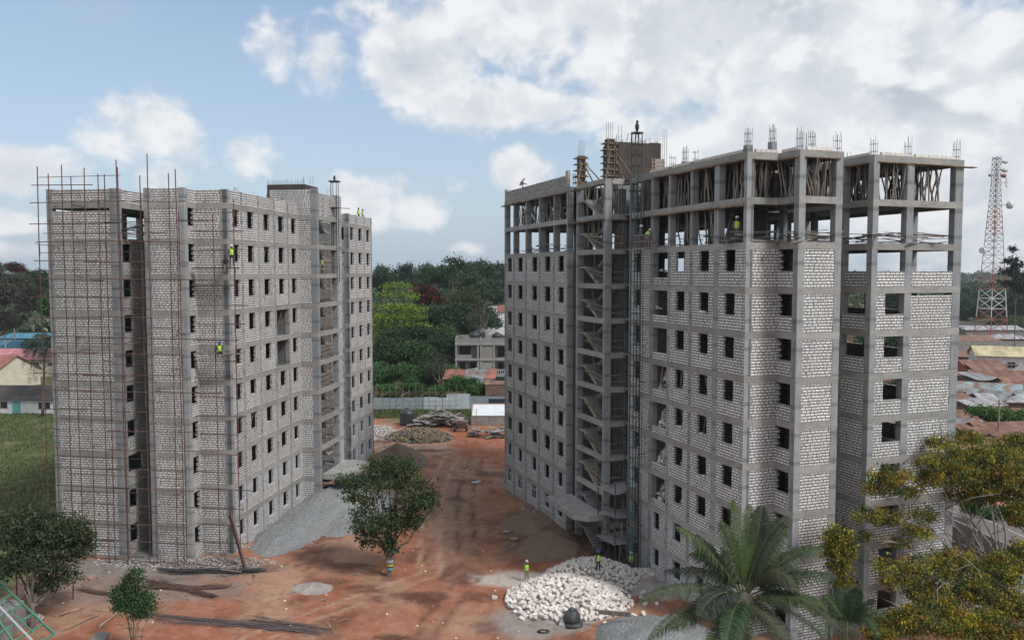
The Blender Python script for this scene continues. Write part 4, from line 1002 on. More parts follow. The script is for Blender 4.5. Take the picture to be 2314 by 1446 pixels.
# far woodland to the horizon
def woodland():
    rg=np.random.default_rng(9); P=[];Cc=[]
    ccs=[]
    for i in range(2600):
        D=rg.uniform(260,2600)**1.0; 
        if i<1500: D=rg.uniform(260,900)
        x=rg.uniform(-.75,.75)*D
        px=x/D
        if D<460 and (.50<px<.66) : continue
        if D<330 and px>.45: continue
        h=rg.uniform(9,15)*(1.0 if D<900 else 1.5)+ (4*math.sin(x*.01)+3*math.sin(D*.013))
        ccs.append((x,D,h))
    pal=np.array([(.0333,.0666,.0410),(.0486,.0896,.0486),(.0704,.1088,.0576),(.0384,.0742,.0435),(.1024,.1280,.0742)])
    for (x,D,h) in ccs:
        n=int(60*(1 if D>900 else 2)); r=rg.uniform(5,8.5)*(1 if D<900 else 1.8)
        d=rg.normal(size=(n,3)); d/=np.linalg.norm(d,axis=1)[:,None]; d[:,2]=np.abs(d[:,2])*.9-.25
        P.append(np.array((x,D,h-r*.7+2))+d*np.array((r,r,r*.8))*rg.uniform(.75,1,(n,1)))
        Cc.append(np.repeat(pal[rg.integers(0,5)][None]*rg.uniform(.7,1.25),n,0)*rg.uniform(.7,1.3,(n,1)))
    P=np.concatenate(P);Cc=np.concatenate(Cc)
    sz=1.9+np.maximum(0,P[:,1]-500)*.0020
    o=leaves('woodland',P,sz,Cc,LEAF,None,9,.9); tag(o,'dense dark green woodland stretching to the horizon behind both blocks','woodland',None,'stuff')
woodland()
# rough grass on the field beside the left block and along the back fence
def grass():
    rg=np.random.default_rng(12); n=60000
    x=rg.uniform(-100,-38.6,n); y=rg.uniform(72,150,n); keep=fbm(x*.25,y*.25,40)>.36
    x2=rg.uniform(-30,2,9000); y2=rg.uniform(138,147,9000); x=np.concatenate([x[keep],x2]);y=np.concatenate([y[keep],y2])
    z=gz(x,y); P=np.stack([x,y,z],1); f=fbm(x*.15,y*.15,41)[:,None]
    C=np.array((.045,.085,.022))*(1-f)+np.array((.13,.15,.055))*f; C=C*rg.uniform(.6,1.4,(len(x),1))
    o=leaves('grass',P,.42,C,LEAF,None,12,.22,droop=-1.3); tag(o,'tall rough green grass on the open field left of the left block','grass',None,'stuff')
grass()
# ---------------------------------------------------------------- heaps
def heap(name,cx,cy,rx,ry,h,rot,mat_,label,cat,seed=0,peaks=None,res=44,rough=.12,kind='stuff',group=None,pw=1.4):
    xs=np.linspace(-1.15,1.15,res); U,V=np.meshgrid(xs,xs)
    c,s=math.cos(rot),math.sin(rot); X=cx+U*rx*c-V*ry*s; Y=cy+U*rx*s+V*ry*c
    wob=(fbm(X*.5,Y*.5,seed+50)-.5)*.55
    Z=np.zeros_like(X)
    for (px,py,pr,ph) in (peaks or [(0,0,1,1)]):
        d=np.sqrt((U-px)**2+(V-py)**2)/pr+wob; Z=np.maximum(Z,ph*h*np.clip(1-d,0,1)**(1/pw) if pw>1 else ph*h*np.clip(1-d,0,1))
    edge=Z>0
    Z=Z+np.where(edge,(fbm(X*2.2,Y*2.2,seed+60)-.5)*rough*2,0)
    Zg=gz(X,Y); Zt=np.where(edge,Zg+.03+np.maximum(Z,0),Zg-.12)
    idx=np.arange(res*res).reshape(res,res)
    Q=np.stack([idx[:-1,:-1],idx[:-1,1:],idx[1:,1:],idx[1:,:-1]],-1).reshape(-1,4)
    ok=(Zt>Zg).ravel()[Q].any(1)
    me=bpy.data.meshes.new(name); me.from_pydata(np.stack([X-cx,Y-cy,Zt],-1).reshape(-1,3).tolist(),[],Q[ok].tolist())
    me.polygons.foreach_set('use_smooth',[True]*len(me.polygons)); me.materials.append(mat_)
    o=bpy.data.objects.new(name,me); COL.objects.link(o); o.location=(cx,cy,0); tag(o,label,cat,group,kind); return o
def m_gran(name,c1,c2,c3,sc=9,bs=.6,bd=.05):
    m,t=mat(name); tc=t.n('ShaderNodeTexCoord').outputs['Object']
    v=t.n('ShaderNodeTexVoronoi',ins={'Vector':tc,'Scale':sc,'Randomness':1.0}); n=noise(t,tc,.7,5,.6); n2=noise(t,tc,sc*1.5,3,.7)
    c=t.mix(v.outputs['Color'],c1,c2); c=t.mix(t.rng(n,.42,.66,0,.8),c,c3); c=t.mix(t.rng(n2,.4,.7,0,.35),c,tuple(k*.5 for k in c1))
    out(t,c,.97,t.m('ADD',v.outputs['Distance'],n2),bs,bd,0,.1); return m
GRAV=m_gran('grey_gravel',(.19,.205,.215),(.33,.35,.36),(.25,.245,.24),6,1.0,.10)
SAND=m_gran('brown_sand',(.17,.125,.095),(.20,.15,.115),(.23,.17,.125),14,.3,.03)
DUST=m_gran('rubble_dust',(.40,.355,.33),(.27,.24,.23),(.20,.17,.155),6)
heap('gravel_pile',-18.4,78.5,5.4,11.0,1.6,-.10,GRAV,'large pale grey gravel heap against the facade of the left block','gravel',1,[(-.25,.45,.75,1),(-.30,-.25,.62,.75),(.35,.25,.7,.35)],rough=.26)
heap('gravel_pile',8.9,53.0,5.6,6.0,1.5,.15,GRAV,'smooth grey gravel heap in the foreground below the coconut palm','gravel',2,[(.2,-.1,.95,1),(-.5,-.4,.6,.35)],rough=.08)
heap('sand_pile',-14.8,104.6,3.9,4.6,2.5,.2,SAND,'steep brown sand heap behind the courtyard tree','sand',3,pw=1.0,rough=.1)
heap('sand_pile',3.6,73.2,2.8,4.0,.75,-.2,SAND,'low brown sand bank in front of the entrance canopy of the right block','sand',4,pw=1.1,rough=.14)
heap('sand_pile',1.4,79.6,2.6,3.2,.5,.1,SAND,'brown sand mound halfway along the right block','sand',5,pw=1.1,rough=.14)
heap('chippings_pile',-15.4,61.6,1.6,1.2,.32,0,DUST,'small flat heap of pale chippings on the red earth','chippings',6,rough=.1)
heap('dust_bank',11.2,65.0,3.6,2.4,.5,.2,DUST,'pale limestone dust bank behind the white blocks','dust',7,rough=.12)
# white block heap
rn=random.Random(21); PB=[]
def bheap(x,y):
    def g(cx,cy,rx,ry,h):
        d=math.hypot((x-cx)/rx,(y-cy)/ry); return h*max(0,1-d*d)
    return max(g(4.3,61.0,4.9,4.2,1.5),g(6.6,65.2,4.2,3.2,1.5),g(10.4,65.8,3.2,1.6,.5))
tries=0
while len(PB)<780 and tries<60000:
    tries+=1; x=rn.uniform(-1.2,13.8); y=rn.uniform(56.2,69); h=bheap(x,y)
    if h<=.03+rn.uniform(0,.12): continue
    if any((x-a)**2+(y-b)**2<.066 for a,b,_ in PB): continue
    PB.append((x,y,h))
for _ in range(16):
    a=rn.uniform(0,6.28); x=4.6+5.6*math.cos(a)*rn.uniform(.95,1.15); y=60.8+4.4*math.sin(a)*rn.uniform(.95,1.12); PB.append((x,y,.02))
PB.sort(key=lambda p:p[1])
pm=[]
for i in range(6):
    q=random.Random(i); m=MB(); m.obox(Matrix.Identity(4),.42,.25,.24,.09,q); me=m.build('stone_block',LIMEW)
    bv=me.modifiers.new('b','BEVEL'); bv.width=.025; bv.segments=1; pm.append(me)
def bmat(x,y,h,q):
    e=(q.uniform(-.6,.6),q.uniform(-.6,.6),q.uniform(0,3.14))
    if q.random()<.2: e=(q.uniform(.9,1.5),e[1],e[2])
    return e
rest=MB(); q=random.Random(31); first=0
ZBLK=lambda x,y:gzf(x,y)
for i,(x,y,h) in enumerate(PB):
    z=ZBLK(x,y)+h+.07+q.uniform(-.04,.07); e=bmat(x,y,h,q)
    if i<288:
        o=pm[i] if i<6 else dup(pm[i%6]); o.location=(x,y,z); o.rotation_euler=e
        tag(o,'rough white limestone block lying in the heap in front of the right block','stone block','white blocks tipped in a heap')
    else:
        M=Matrix.Translation((x,y,z))@Vector(e).to_track_quat('Z','Y').to_matrix().to_4x4() if 0 else Matrix.LocRotScale(Vector((x,y,z)),__import__('mathutils').Euler(e),Vector((1,1,1)))
        rest.obox(M,.42,.25,.24,.09,q)
o=rest.build('stone_blocks',LIMEW); bv=o.modifiers.new('b','BEVEL'); bv.width=.025; bv.segments=1
tag(o,'far side of the heap of rough white limestone blocks','stone blocks',None,'stuff')
mcore=MB()
m=MB()
xs=np.linspace(-1.5,14,60); ys=np.linspace(56,69,50)
X,Y=np.meshgrid(xs,ys); Z=np.array([[bheap(a,b) for a in xs] for b in ys]); Zg=gz(X,Y)
V=np.stack([X,Y,np.where(Z>.02,Zg+Z-.03,Zg-.1)],-1).reshape(-1,3); idx=np.arange(60*50).reshape(50,60)
Q=np.stack([idx[:-1,:-1],idx[:-1,1:],idx[1:,1:],idx[1:,:-1]],-1).reshape(-1,4); ok=(Z>.02).ravel()[Q].any(1)
me=bpy.data.meshes.new('block_rubble'); me.from_pydata(V.tolist(),[],Q[ok].tolist()); me.materials.append(DUST)
o=bpy.data.objects.new('block_rubble',me); COL.objects.link(o); tag(o,'pale stone rubble under the heap of white blocks','rubble',None,'stuff')
# stone heap at the back
def m_stone():
    m,t=mat('field_stone'); a=t.n('ShaderNodeVertexColor',layer_name='Col').outputs[0]; out(t,a,.95); return m
FST=m_stone()
def rockheap(name,cx,cy,rx,ry,h,n,size,pal,label,cat,seed,z0=None,flat=1.0,jit=.25,root=None):
    q=random.Random(seed); m=MB(); cols=[]
    for i in range(n):
        a=q.uniform(0,6.283); r=math.sqrt(q.random()); x=cx+rx*r*math.cos(a); y=cy+ry*r*math.sin(a)
        hh=h*max(0,1-r**1.7)*q.uniform(.85,1.0); z=(gzf(x,y) if z0 is None else z0)+hh+size*.1
        s=size*q.uniform(.6,1.35); k=len(m.v); m.ball((x,y,z),s*.5,s*.4*q.uniform(.7,1.3),s*.36*flat,6,4,jit,q)
        c=np.array(pal[q.randrange(len(pal))])*q.uniform(.7,1.2); cols.extend([c]*(len(m.v)-k))
    o=m.build(name,FST,root); ca=o.data.color_attributes.new('Col','FLOAT_COLOR','POINT')
    ca.data.foreach_set('color',np.concatenate([np.array(cols),np.ones((len(cols),1))],1).astype(np.float32).ravel())
    if root is None: tag(o,label,cat,None,'stuff')
    return o
p=at(948,990,0)
rockheap('stone_heap',p.x,121.5,5.2,4.6,1.5,1700,.42,[(.17,.12,.07),(.07,.065,.065),(.24,.18,.09),(.10,.09,.08),(.15,.125,.10)],'wide heap of brown and grey rough stones at the back of the yard','stones',3)
rockheap('rubble',-21.5,127,2.8,5,.5,500,.35,[(.45,.42,.40),(.35,.33,.32),(.25,.22,.2)],'pale broken rubble at the far corner of the left block','rubble',4)
rockheap('rubble',-27.5,67.0,8,1.6,.14,900,.16,[(.30,.29,.28),(.22,.21,.21),(.40,.37,.34)],'grey rubble strip at the foot of the scaffolding','rubble',5)
rockheap('rubble',2.6,86,1.6,8,.08,420,.16,[(.30,.29,.28),(.22,.22,.22),(.42,.40,.37)],'broken grey stones along the foot of the right block','rubble',6)
rockheap('rubble',-15.6,83.5,2.0,2.4,1.3,420,.34,[(.50,.45,.42),(.40,.36,.33)],'pale block rubble under the entrance canopy of the left block','rubble',7)
rockheap('rubble',-33.7,56.0,.8,.6,.35,110,.22,[(.55,.50,.47),(.45,.42,.39)],'little pile of white stones by the dark tree at the left','rubble',8)
q=random.Random(41); m=MB()
for i in range(330):
    if q.random()<.6: x=q.uniform(-36,12); y=q.uniform(52,72)
    else: x=q.uniform(-18,2); y=q.uniform(72,125)
    s=.02+.09*q.random()**4; m.ball((x,y,gzf(x,y)+s*.3),s,s*.8,s*.6,5,3,.3,q)
o=m.build('litter_stones',LIMEW); tag(o,'small white stones and litter scattered over the red earth','stones',None,'stuff')
# rubble kept in open rooms of the right block
for k in (3,4,5,2):
    for (cx,cy,rx,ry,h) in ((1.15,11.3,.95,.9,2.1),(2.4,11.4,1.2,.9,2.3),(1.2,8.3,.95,.9,1.7)):
        rockheap('room_rubble',cx,cy,rx,ry,h,150,.42,[(.56,.53,.50),(.42,.39,.36),(.30,.25,.22)],'','',k*7+int(cy),z0=k*HH,root=RB)
# ---------------------------------------------------------------- loose timber
def plankproto(L,w,t,mt,seed):
    q=random.Random(seed); m=MB(); K=4
    for i in range(K):
        a=-L/2+L*i/K; b=-L/2+L*(i+1)/K; m.bar((a,0,math.sin(i*.9)*.012),(b+.002,0,math.sin((i+1)*.9)*.012),w,t) if 0 else None
    m.box(-L/2,L/2,-w/2,w/2,-t/2,t/2); return m.build('plank',mt)
PP=[plankproto(3.2,.2,.035,GREYW,1),plankproto(2.6,.15,.05,WOOD,2),plankproto(2.0,.30,.03,GREYW,3),plankproto(3.8,.10,.07,WOOD,4)]
ui=[0]
def plank(loc,rot,label,group,sc=1.0,par=None):
    i=ui[0]; ui[0]+=1
    o=PP[i] if i<4 else dup(PP[i%4]); o.location=loc; o.rotation_euler=rot; o.scale=(sc,1,1)
    tag(o,label,'plank',group); return o
q=random.Random(51)
Mrb=Matrix.LocRotScale(RB.location,RB.rotation_euler,None); Mlb=Matrix.LocRotScale(LB.location,LB.rotation_euler,None)
HRz=-HR; HLz=-HL
zones=[(.3,2.2,.6,3.0,18),(2.8,6.0,-1.8,.2,28),(9.1,11.8,-1.6,.0,16),(12.6,17.0,-1.8,-.4,14),(9.0,9.9,-1.2,3.5,8),(-1.7,.0,26,41,22),(.2,1.2,4,12,10),(.8,2.6,-.1,.9,12)]
nm={0:'grey plank lying on the open tenth floor of the right block',}
for zi,(x0,x1,y0,y1,n) in enumerate(zones):
    for i in range(n):
        p=Mrb@Vector((q.uniform(x0,x1),q.uniform(y0,y1),27.03+q.random()**1.3*.75))
        ang=(0 if zi in(0,1,2,3,7) else 1.57)+q.uniform(-.35,.35)
        plank(p,(q.uniform(-.1,.1),q.uniform(-.10,.10),HRz+ang),['grey plank lying on the open floor behind the corner columns of the right block','grey plank piled at the edge of the open floor under the middle end bay','grey plank stacked on the open floor of the right hand end bay','grey plank at the edge of the open floor near the outer right corner','grey plank on the open floor in the side recess of the right block','grey plank on the open floor along the far wing of the right block','grey plank on the open floor along the near facade of the right block','grey plank in front on the open floor near the front corner'][zi],'loose planks on the open floor of the right block',q.uniform(.6,1.1))
# planks in the recess of the left block
for i in range(26):
    p=Mlb@Vector((q.uniform(-8.5,-6.6),q.uniform(-1.6,2.5),ZL+27.1+i*.045)); plank(p,(q.uniform(-.15,.15),q.uniform(-.2,.2),HLz+q.uniform(-.4,.4)),'old plank heaped in the top opening of the left block','planks heaped in the left block',.8)
for i in range(3):
    p=Mlb@Vector((1.2,q.uniform(16.5,19.5),ZL+27.2+i*.06)); plank(p,(0,q.uniform(-.2,.2),HLz+1.57+q.uniform(-.3,.3)),'plank on the top stair landing of the left block','planks on the top landing',.9)
# heap of boards at the back of the yard
p0=at(990,965,0)
for i in range(150):
    a=q.uniform(-1,1); x=p0.x+a*4.4; y=132+q.uniform(-2.6,2.6); z=gzf(x,y)+.15+(1-abs(a)*.8)*2.6*q.random()**.8
    plank((x,y,z),(q.uniform(-.35,.35),q.uniform(-.35,.35),q.uniform(-.9,.9)+(1.3 if q.random()<.3 else 0)),'grey weathered board in the jumbled heap behind the brown stones','boards heaped behind the stones',q.uniform(.5,.9)).scale=(q.uniform(.5,.85),q.uniform(2.0,3.6),1.8)
p0=at(1108,992,0)
for i in range(34):
    x=p0.x+q.uniform(-2.6,2.8); y=p0.y+2+q.uniform(-2,2); plank((x,y,gzf(x,y)+.15+q.random()*1.1),(q.uniform(-.3,.3),q.uniform(-.3,.3),q.uniform(-.6,.6)),'dark board in the heap beside the far corner of the right block','boards beside the right block',q.uniform(.6,1.0)).scale=(q.uniform(.6,.9),q.uniform(2,4),1.5)
for i in range(14):
    x=-19.5+q.uniform(-1.5,2.5); y=q.uniform(113,122); plank((x,y,gzf(x,y)+.12+q.random()*.3),(q.uniform(-.1,.1),q.uniform(-.2,.2),q.uniform(0,3)),'scrap board lying at the far corner of the left block','scrap boards by the left block',q.uniform(.5,1))
# ---------------------------------------------------------------- timber props
PPR=[]
for i in range(6):
    qq=random.Random(100+i); m=MB(); K=6; pts=[]; 
    for k in range(K+1): pts.append((math.sin(k*1.1+i)*.045+qq.uniform(-.035,.035),math.cos(k*.8+i)*.04+qq.uniform(-.03,.03),k/K))
    m.tube(pts,[.062-.018*k/K for k in range(K+1)],6); PPR.append(m.build('timber_prop',WOOD,smooth=True))
pi_=[0]
def prop(x,y,z0,z1,label,group,lean=.28):
    i=pi_[0]; pi_[0]+=1; o=PPR[i] if i<6 else dup(PPR[i%6])
    a=Mrb@Vector((x,y,z0)); b=Mrb@Vector((x+q.gauss(0,lean),y+q.gauss(0,lean),z1)); d=b-a
    o.location=a; o.rotation_euler=d.to_track_quat('Z','Y').to_euler(); o.scale=(1,1,d.length); tag(o,label,'timber prop',group)
GP='timber props holding up the top slab'
T0,T1=30.0,33-BH-.05
for (y0,y1,n,nmz) in ((.5,3.0,13,'the corner bay'),(3.9,6.4,11,'the second bay'),(7.0,9.5,11,'the third bay'),(10.1,12.0,10,'the fourth bay'),(12.8,15.6,9,'the bay beside the hoist')):
    for i in range(n): prop(q.uniform(.25,1.7),y0+(y1-y0)*(i+.5)/n,T0,T1,'crooked pole prop in the top storey, '+nmz+' of the near facade',GP)
for i in range(14): prop(.7+1.8*(i+.5)/14,q.uniform(.3,1.8),T0,T1,'crooked pole prop in the top storey, left end bay of the right block',GP)
for i in range(10): prop(q.uniform(2.9,4),-1.5+2.2*i/10,T0,T1,'crooked pole prop in the top storey beside the middle end bay',GP)
for i in range(22): prop(3.2+2.3*(i+.5)/22,q.uniform(-1.8,-.2),T0,T1,'crooked pole prop in the top storey, middle end bay of the right block',GP,.2)
for i in range(14): prop(q.uniform(9.2,10.5),-1.2+4.2*(i+.5)/14,T0,T1,'crooked pole prop in the top storey of the shaded side bay',GP)
for i in range(20): prop(9.6+2.3*(i+.5)/20,q.uniform(-1.5,.8),T0,T1,'crooked pole prop in the top storey, inner bay of the right hand end wall',GP,.2)
for i in range(18): prop(12.7+3.5*(i+.5)/18,q.uniform(-1.5,.2),T0,T1,'crooked pole prop in the top storey, outer bay of the right hand end wall',GP,.24)
for i in range(44): prop(q.uniform(-1.6,.2),25.2+16.6*(i+.5)/44,T0,T1,'crooked pole prop in the top storey of the far wing',GP,.22)
for i in range(13): prop(q.uniform(-1.55,-.7),17.9+4.6*(i+.5)/13,T0,T1,'thin pole prop in the top stair bay',GP,.2)
for i in range(13): prop(q.uniform(-1.55,-.7),17.9+4.6*(i+.5)/13,27,T1-3,'thin pole prop in the stair bay one storey below the top',GP,.2)
for i in range(5): prop(-1+1.1*(i+.5)/5,17.6,T0,T1,'thin pole prop in the lobby beside the top stair',GP,.2)
for (y0,y1,n) in ((3.9,6.3,8),(7.0,9.4,7),(13,15.5,4)):
    for i in range(n): prop(q.uniform(.25,1.2),y0+(y1-y0)*(i+.5)/n,27,T1-3,'crooked pole prop on the open floor below the top storey, near facade',GP,.2)
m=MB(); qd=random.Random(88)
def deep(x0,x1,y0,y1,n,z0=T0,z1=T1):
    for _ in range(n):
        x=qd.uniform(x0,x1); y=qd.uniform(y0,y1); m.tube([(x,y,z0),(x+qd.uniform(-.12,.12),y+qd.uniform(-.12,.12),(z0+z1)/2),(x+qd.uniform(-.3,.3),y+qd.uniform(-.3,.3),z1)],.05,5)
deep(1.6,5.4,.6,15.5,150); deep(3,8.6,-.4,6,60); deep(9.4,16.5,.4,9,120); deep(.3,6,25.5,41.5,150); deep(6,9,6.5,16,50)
o=m.build('deep_props',SHADEWOOD); o.location=RB.location; o.rotation_euler=RB.rotation_euler; tag(o,'thicket of crooked pole props deeper inside the top storey of the right block','timber props',None,'stuff')
# ---------------------------------------------------------------- pole scaffolding on the left block
sc=empty('pole_scaffolding',LBp,-HL,'rusty brown pole scaffolding covering the end wall of the left block','scaffolding')
q=random.Random(61)
def spole(x,y,z0,z1,name='standard'):
    m=MB(); K=5; pts=[(x+q.uniform(-.05,.05),y+q.uniform(-.04,.04),z0+(z1-z0)*k/K) for k in range(K+1)]; m.tube(pts,.043,5)
    for k in range(1,5): 
        z=z0+(z1-z0)*k/5+q.uniform(-.5,.5); m.tube([(x+.04,y-.03,z-.5),(x+.04,y-.03,z+.5)],.034,5)
    m.build(name,RUST,sc)
for x in (-14.86,-13.85,-11.76,-9.42,-7.69,-5.0,-3.15): spole(x,-3.4,-.2,ZL+32.4+q.uniform(-.4,1.4))
for x in (-13.25,-11.2,-9.35,-8.1,-6.22,-3.06): spole(x,-2.6,-.2,ZL+32+q.uniform(-.6,1.2))
for x in (-3.05,-.75): spole(x,-2.2 if x<-2 else -1.0,0,ZL+29.8+q.uniform(-1,.6))
for x,y in ((1.12,-1.0),): spole(x,y,0,ZL+30.2)
for i in range(21):
    z=1.0+i*1.56+q.uniform(-.12,.12)
    x0=-15.5+q.uniform(-.3,.5); x1=-9.6+q.uniform(-1,2.2); m=MB(); m.tube([(x0,-3.45,z+q.uniform(-.08,.08)),(x1,-3.45,z+q.uniform(-.1,.1))],.037,5); m.build('ledger',RUST,sc)
    if i<20: m=MB(); m.tube([(x1-1.2,-3.5,z+q.uniform(-.1,.1)),(-1.9+q.uniform(-.4,.3) if i%3 else .9+q.uniform(-.3,.8),-3.42,z+q.uniform(-.1,.12))],.037,5); m.build('ledger',RUST,sc)
    z2=z+.75; m=MB(); m.tube([(-14.6+q.uniform(-1,1),-2.55,z2),(-6+q.uniform(-2,3),-2.55,z2+q.uniform(-.1,.1))],.027,5); m.build('ledger',RUST,sc)
    if i<19: m=MB(); m.tube([(-3.4+q.uniform(-.5,.3),-.8,z2+.2),(1.4+q.uniform(-.4,.9),-.85,z2+.2+q.uniform(-.1,.1))],.037,5); m.build('ledger',RUST,sc)
for i in range(44):
    x=q.choice((-14.86,-13.85,-11.76,-9.42,-7.69,-5.0,-3.15)); z=q.uniform(1,31); m=MB(); m.tube([(x+q.uniform(-.2,.2),-3.6,z),(x+q.uniform(-.5,.6),-1.9,z+q.uniform(-.3,.3))],.024,5); m.build('transom',RUST,sc)
m=MB(); m.box(-2.4,1.7,-1.35,-.7,ZL+24.55,ZL+24.62); m.build('working_board',WOOD,sc)
m=MB(); m.box(-2.6,1.6,-1.3,-.75,ZL+17.35,ZL+17.42); m.build('working_board',WOOD,sc)
# ---------------------------------------------------------------- hoist and its platform
hz=empty('hoist_mast',Mrb@Vector((-1.15,12.95,0)),-HR,'tall teal and black lattice hoist mast in front of the facade of the right block','hoist mast')
TOP=36.1
for (x,y) in ((-.3,-.3),(.3,-.3),(.3,.3),(-.3,.3)):
    m=MB(); m.tube([(x,y,0),(x,y,17.5)],.05,5); m.build('leg',TEAL if x<0 else STEEL,hz)
    m=MB(); m.tube([(x,y,17.5),(x,y,33)],.05,5); m.build('leg',TEAL if (x*y<0 or x<0) else STEEL,hz)
    m=MB(); m.tube([(x,y,33),(x,y,TOP)],.045,5); m.build('leg',STEEL,hz)
m1,m2=MB(),MB()
for i in range(int(TOP/.85)):
    z=.4+i*.85; mm_=m2 if (z>33 or q.random()<.25) else m1
    c=[(-.3,-.3),(.3,-.3),(.3,.3),(-.3,.3)]
    for j in range(4): mm_.tube([(*c[j],z),(*c[(j+1)%4],z+(0.0))],.028,4)
    if i%2==0: mm_.tube([(-.3,-.3,z),(.3,-.3,z+.85)],.018,4)
m1.build('cross_brace',TEAL,hz); m2.build('cross_brace',STEEL,hz)
m=MB(); m.box(-.45,.45,-.4,.4,TOP-4.6,TOP-4.45); m.box(-.4,.4,-.35,.35,TOP,TOP+.1); m.build('cap_plate',STEEL,hz)
m=MB(); m.tube([(.55,-.2,.2),(.55,-.2,TOP-4.4)],.028,4); m.tube([(.12,-.42,.2),(.12,-.42,TOP-4.4)],.028,4); m.build('hoist_cable',STEEL,hz)
for z in (4,10,16,22,27.2): m=MB(); m.tube([(.3,0,z),(1.2,.2,z)],.03,4); m.build('wall_tie',STEEL,hz)
bp=Mrb@Vector((-1.15,12.95,TOP+.12)); m=MB(); qb=random.Random(1)
m.ball((0,0,.28),.11,.09,.24,8,6); m.ball((0,-.04,.55),.075,.07,.075,8,5); m.tube([(0,-.09,.56),(0,-.2,.53)],[.025,.006],5); m.tube([(0,.05,.15),(0,.16,-.12)],[.06,.02],5); m.tube([(.03,0,.08),(.03,0,0)],.012,4); m.tube([(-.03,0,.08),(-.03,0,0)],.012,4)
o=m.build('bird',STEEL,smooth=True,loc=bp); tag(o,'black bird perched on top of the hoist mast','bird'); o.scale=(1.5,1.5,1.5)
cg=empty('hoist_platform',Mrb@Vector((-1.25,11.3,26.9)),-HR,'small caged hoist platform hanging at the open floor of the right block','hoist platform')
m=MB(); m.box(-.55,.55,-1.0,1.0,-.08,0); m.build('floor',WOOD,cg)
GALV=m_simple('galvanised_mesh',(.36,.34,.34),(.22,.19,.18),6,.6,.2)
m=MB()
for s in (-.52,.52):
    for z in (.5,1.0): m.tube([(s,-.98,z),(s,.98,z)],.025,4)
    for i in range(9): m.tube([(s,-.98+i*.245,0),(s,-.98+i*.245,1.0)],.014,4)
for s in (-.98,.98):
    for z in (.5,1.0): m.tube([(-.52,s,z),(.52,s,z)],.025,4)
    for i in range(5): m.tube([(-.52+i*.26,s,0),(-.52+i*.26,s,1.0)],.014,4)
m.build('cage',GALV,cg)
# left block hoist head
hl=empty('rooftop_hoist',Mlb@Vector((1.95,19.9,ZL+29)),-HL,'small black hoist frame rising above the stair tower of the left block','hoist mast')
m=MB()
for (x,y) in ((-.3,-.3),(.3,-.3),(.3,.3),(-.3,.3)): m.tube([(x,y,-6),(x,y,4.9)],.04,5)
m.build('leg',STEEL,hl); m=MB(); m.box(-.5,.5,-.45,.45,4.8,4.95); m.box(-.5,.5,-.45,.45,2.0,2.12); m.ball((0,0,5.25),.14,.14,.3,8,5); m.build('cap_plate',STEEL,hl)
m=MB(); m.bar((-2.0,-2.8,2.0),(.9,2.2,2.15),.08); o=m.build('beam',WOOD,hl)
# access scaffold with tin decks at the foot of the right stair
ts=empty('access_tower',Mrb@Vector((-.4,15.6,0)),-HR,'pole tower with three tin sheet decks at the foot of the hoist, right block','scaffolding')
TIN=m_simple('grey_tin',(.33,.34,.35),(.24,.245,.25),1.5,.6,.3,.4)
for (x,y) in ((-1.9,-1.6),(.2,-1.6),(-1.9,1.6),(.2,1.6),(-.9,-1.7)):
    m=MB(); m.tube([(x,y,0),(x,y,7.4+.8*(x>-1.5))],.05,5); m.build('standard',RUST,ts)
for z,dx in ((6.6,0),(4.4,.3),(2.3,0)):
    m=MB()
    for i in range(5): 
        L=q.uniform(2.2,3.1); m.obox(Matrix.LocRotScale(Vector((-1.9+dx+i*.55,q.uniform(-.4,.3),z+i*.012)),__import__('mathutils').Euler((q.uniform(-.04,.04),q.uniform(-.06,.06),q.uniform(-.15,.15))),None),.6,L,.03)
    m.build('deck_sheet',TIN,ts)
m=MB()
for _ in range(9): m.bar((q.uniform(-2,.3),-1.7,q.uniform(.2,4)),(q.uniform(-2,.3),q.uniform(-1.7,1.6),q.uniform(2,6.5)),.06)
m.build('brace',WOOD,ts)
# wheelbarrow-like mixer drum by the tower foot
mx=empty('concrete_mixer',Mrb@Vector((-2.6,16.2,.2)),-HR+.4,'dark concrete mixer with round drum under the lowest tin deck','concrete mixer')
m=MB(); m.tube([(-.5,0,.7),(-.2,0,.9),(.3,0,1.2),(.6,0,1.4)],[.3,.5,.45,.25],12); m.build('drum',STEEL,mx,smooth=True)
m=MB(); m.bar((-.6,-.5,.1),(.6,-.5,.1),.08); m.bar((-.6,.5,.1),(.6,.5,.1),.08); m.bar((0,-.5,.1),(0,-.5,1.1),.08); m.bar((0,.5,.1),(0,.5,1.1),.08); m.build('frame',RUST,mx)
for s in (-.6,.6): m=MB(); m.tube([(-.4,s-.05,.3),(-.4,s+.05,.3)],.3,12); m.build('wheel',STEEL,mx)
# ---------------------------------------------------------------- rods and poles on the ground
def rods(name,p,q_,n,spread,label,cat,mt=REBAR,r=.018,curve=0,seed=0,h=.12,group=None):
    rr=random.Random(seed); m=MB(); p=Vector(p);q_=Vector(q_); d=(q_-p); sd_=Vector((-d.y,d.x,0)).normalized()
    for i in range(n):
        a=p+sd_*rr.gauss(0,spread)*.9+d*rr.uniform(-.10,.16); b=q_+sd_*rr.gauss(0,spread)*.7+d*rr.uniform(-.16,.08)
        mid=(a+b)/2+sd_*(curve+rr.uniform(-.15,.15)); hh=rr.uniform(.03,h)
        pts=[]
        for k in range(9):
            t=k/8; pt=a*(1-t)**2+mid*2*t*(1-t)+b*t*t; pt.z=gzf(pt.x,pt.y)+hh+.03; pts.append(pt)
        m.tube(pts,r,4)
    o=m.build(name,mt); tag(o,label,cat,group); return o
rods('rebar_bundle',at(350,1396,.6),at(735,1446,.3),22,.40,'long thin bundle of dark steel rods across the red foreground','steel rods',r=.02,seed=1)
